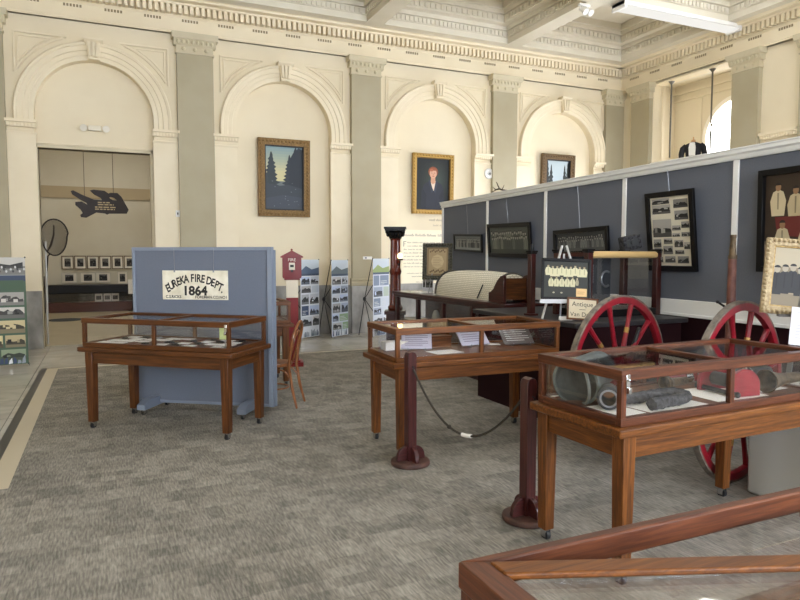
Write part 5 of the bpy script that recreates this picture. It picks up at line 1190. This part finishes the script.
# ------------------------------------------------------------------ seen through the doorway
nt_ = thing('fishing_net', 'dark fishing net hoop on a pale pole leaning in the doorway', 'fishing net', (-.985, 13.32, 0), 0)
m = MB(); m.cyl((0, 0, 0), (.02, .0, 1.86), .022, .02, 12); m.build('pole', flat((186, 186, 182), .35, .4), nt_)
hc = (.165, -.02, 1.95); hoop = [(hc[0]+.225*math.cos(a)*(1 if math.sin(a) > 0 else .9), hc[1], hc[2]+(.31 if math.sin(a) > 0 else .34)*math.sin(a)) for a in [2*math.pi*k/32 for k in range(32)]]
m = MB(); m.tube(hoop, .013, 8, 0, True); m.tube([hoop[22], (.05, -.01, 1.6), (.02, 0, 1.3)], .013, 8); m.build('hoop', flat((44, 38, 34), .7), nt_)
NET = bpy.data.materials.new('dark_net_mesh'); NET.use_nodes = True; nn = NET.node_tree.nodes; nl = NET.node_tree.links; bn = nn['Principled BSDF']; bn.inputs['Base Color'].default_value = (*lin((70, 60, 50)), 1)
bk = nn.new('ShaderNodeTexBrick'); bk.offset = .5; bk.inputs['Scale'].default_value = 1; bk.inputs['Brick Width'].default_value = .024; bk.inputs['Row Height'].default_value = .014; bk.inputs['Mortar Size'].default_value = .0034; tcn = nn.new('ShaderNodeTexCoord'); mpn = nn.new('ShaderNodeMapping'); mpn.inputs['Rotation'].default_value = (R(90), 0, 0)
nl.new(tcn.outputs['Object'], mpn.inputs[0]); nl.new(mpn.outputs[0], bk.inputs['Vector']); tr = nn.new('ShaderNodeBsdfTransparent'); mxn = nn.new('ShaderNodeMixShader'); nl.new(bk.outputs['Fac'], mxn.inputs[0]); nl.new(tr.outputs[0], mxn.inputs[1]); nl.new(bn.outputs[0], mxn.inputs[2]); nl.new(mxn.outputs[0], nn['Material Output'].inputs[0])
def bag(dy, fz):
    m = MB(); cx_, cz_ = hc[0], hc[2]; rows = []
    for i in range(7):
        u = i/6; rows.append([m.bm.verts.new((cx_+(x-cx_)*(1-u)+(-.02)*u, y+dy*math.sin(u*math.pi/2), (cz_+(z-cz_)*(1-u))-fz*u*.5)) for x, y, z in hoop])
    for i in range(6):
        for k in range(32): m.bm.faces.new((rows[i][k], rows[i][(k+1) % 32], rows[i+1][(k+1) % 32], rows[i+1][k]))
    return m
bag(.14, .3).build('net_bag', NET, nt_, smooth=60)
m = MB(); m.tube([(.16, .02, 2.16), (.15, .06, 1.98), (.10, .08, 1.8), (.04, .04, 1.68)], .014, 8, rad=[.01, .016, .02, .012]); m.build('net_fold', flat((60, 52, 44), .9), nt_)
# wooden fish sign
fs = thing('fish_sign', 'dark fish shaped hanging sign with pale lettering in the doorway', 'sign', (0, 15.5, 2.72), 0)
FP = [(11, 18.5), (13, 17.8), (22, 22.5), (33, 27), (42, 27.5), (40, 24.5), (34, 21), (30, 17.2), (33, 16.2), (44, 17), (48, 20), (50, 19), (57, 19), (61, 23), (64, 29), (68, 37), (66, 41), (48, 41.5), (46, 42.6), (44, 41.3), (35, 40.5), (30, 43.5), (25, 46.5), (20, 46), (19.5, 44), (22, 42), (20, 38), (15, 33), (15, 30.3), (21, 29.5), (27, 33.2), (26, 30.5), (20, 27), (12, 21.5)]
EY = [(48, 24), (50, 23), (54, 24), (56.5, 26.5), (56, 27.5), (52, 27), (49.5, 25.5)]
def fpt(x, z): return (-.06+(x-39.5)*.0194, -(z-31)*.0194)
cu = bpy.data.curves.new('f', 'CURVE'); cu.dimensions = '2D'; cu.fill_mode = 'BOTH'; cu.extrude = .02; cu.bevel_depth = .006
for pts in (FP, EY):
    sp = cu.splines.new('POLY'); sp.points.add(len(pts)-1); sp.use_cyclic_u = True
    for q, (x, z) in zip(sp.points, pts): a, b_ = fpt(x, z); q.co = (a, b_, 0, 1)
oc = bpy.data.objects.new('f', cu); COL.objects.link(oc); me = bpy.data.meshes.new_from_object(oc.evaluated_get(bpy.context.evaluated_depsgraph_get())); bpy.data.objects.remove(oc)
m = MB(); m.mesh(me, UPR, 0); m.build('board', flat((58, 52, 52), .6), fs)
m = MB()
for i, (tx_, a, b_) in enumerate(((-.02, 37, 49), (.0, 37, 53), (.02, 34, 55), (.03, 34, 54))):
    x, z = fpt(a, 29.8+2.3*i+.5*(i > 1)); x1_, _ = fpt(b_, 0); q = x
    while q < x1_: wd = .05+.03*((i*7+int(q*50)) % 3); m.box(q, min(x1_, q+wd), -.0285, -.026, z-.012, z+.012, 0); q += wd+.018
m.build('lettering', flat((196, 178, 140), .6), fs, smooth=0)
m = MB()
for x, z in ((24, 23.5), (53, 19)): a, b_ = fpt(x, z); m.tube([(a, 0, b_-.02), (a, 0, 2.66)], .006, 6)
m.build('hanging_wire', flat((92, 84, 70), .5), fs)
# photographs on the far wall
def small_frame(label, x, z, w, h, seed, fam, grp=None, y=21.285):
    t = thing('framed_photograph', label, 'framed photograph', (x, y, z-h/2), 0)
    frame_bars(w, h, .022, .025, fam, 'frame', t, None, 0)
    p = Print(w-.04, h-.04, (226, 220, 206), 0, h/2); q = w*.26; v = h*.30; p.photo(-q, q, h/2-v, h/2+v, .55, seed); p.build('print', t, (0, -.012, 0))
FR = flat((104, 84, 58), .5)
ORD = ['first', 'second', 'third', 'fourth', 'fifth', 'sixth']
for i in range(6): small_frame('small framed photograph, %s from the left in the upper row on the far wall' % ORD[i], -.995+.333*i, 1.41, .315, .39, 70+i, FR)
for i, x in enumerate((-.965, -.475, -.065)): small_frame('wide small framed photograph, %s from the left in the lower row on the far wall' % ORD[i], x, .965, .42, .31, 80+i, flat((196, 190, 176), .5))
small_frame('upright pale framed photograph at the right of the lower row on the far wall', .46, .95, .29, .38, 90, flat((196, 190, 176), .5))
fc = thing('wall_showcase', 'long dark showcase with a black top below the photographs beyond the doorway', 'display case', (-.40, 20.9, 0), 0)
m = MB(); m.box(-1.15, 1.15, -.25, .3, 0, .28, None); m.build('base', wood('red_brown_panel', (58, 30, 22), (78, 42, 30), (92, 52, 38)), fc, bevel=.005)
m = MB(); m.box(-1.15, 1.15, -.3, .32, .53, .77, 0); m.build('black_top', BLACKW, fc, bevel=.02); m = MB(); m.box(-1.13, 1.13, .2, .28, .28, .53, 0); m.build('back', DARKGREY, fc)
m = MB(); m.box(-1.13, 1.13, -.24, -.236, .28, .53, 0); m.build('glass_pane', GLASS, fc, smooth=0)
for i, x in enumerate((-.20, .03, .24)):
    t = thing('photo_card', 'white photo card, %s of three inside the showcase beyond the doorway' % ORD[i], 'photo card', (x, 20.78, .285), 0); t.rotation_euler = (R(-12), 0, 0)
    p = Print(.2, .23, (220, 218, 212), 0, .115); p.photo(-.07, .07, .05, .17, .5, 95+i); p.build('print', t, (0, -.004, 0)); m = MB(); m.box(-.1, .1, -.003, .004, 0, .23, 0); m.build('backing', PAPER, t)
t = thing('white_notice', 'white notice on a thin stand at the right end of the far showcase', 'notice', (.69, 20.55, 0), 0); m = MB(); m.box(-.10, .10, -.005, .005, .50, .92, 0); m.build('sheet', WHITE, t); m = MB(); m.cyl((0, .01, 0), (0, .01, .6), .012, n=8); m.lathe([(0, 0), (.12, 0), (.12, .015), (0, .02)], 16); m.build('stand', RUBBER, t)
t = thing('dark_bin', 'dark narrow box standing at the left end of the far showcase', 'box', (-1.62, 20.8, 0), 0); m = MB(); m.box(-.055, .055, -.1, .1, .0, 1.0, 0); m.build('body', DARKGREY, t, bevel=.01); m = MB(); m.box(-.06, .06, -.105, .105, 1.0, 1.03, 0); m.build('lid', RUBBER, t)

# ------------------------------------------------------------------ camera, light from outside, exposure
wd = bpy.data.worlds.new('daylight'); SC.world = wd; wd.use_nodes = True; wd.node_tree.nodes['Background'].inputs[0].default_value = (.85, .92, 1, 1); wd.node_tree.nodes['Background'].inputs[1].default_value = .6
cam = bpy.data.cameras.new('camera'); cam.sensor_width = 36; cam.lens = 652.5/800*36; cam.clip_start = .05; co_ = bpy.data.objects.new('camera', cam); COL.objects.link(co_)
co_.location = (0, 0, 1.6); co_.rotation_euler = (R(90-3.858), 0, R(-24.28)); SC.camera = co_
SC.view_settings.view_transform = 'Standard'; SC.view_settings.look = 'None'; SC.view_settings.exposure = .63; SC.view_settings.gamma = 1.
SC.cycles.transparent_max_bounces = 32; SC.cycles.max_bounces = 10; SC.cycles.diffuse_bounces = 5; SC.cycles.glossy_bounces = 4; SC.cycles.caustics_reflective = False; SC.cycles.caustics_refractive = False
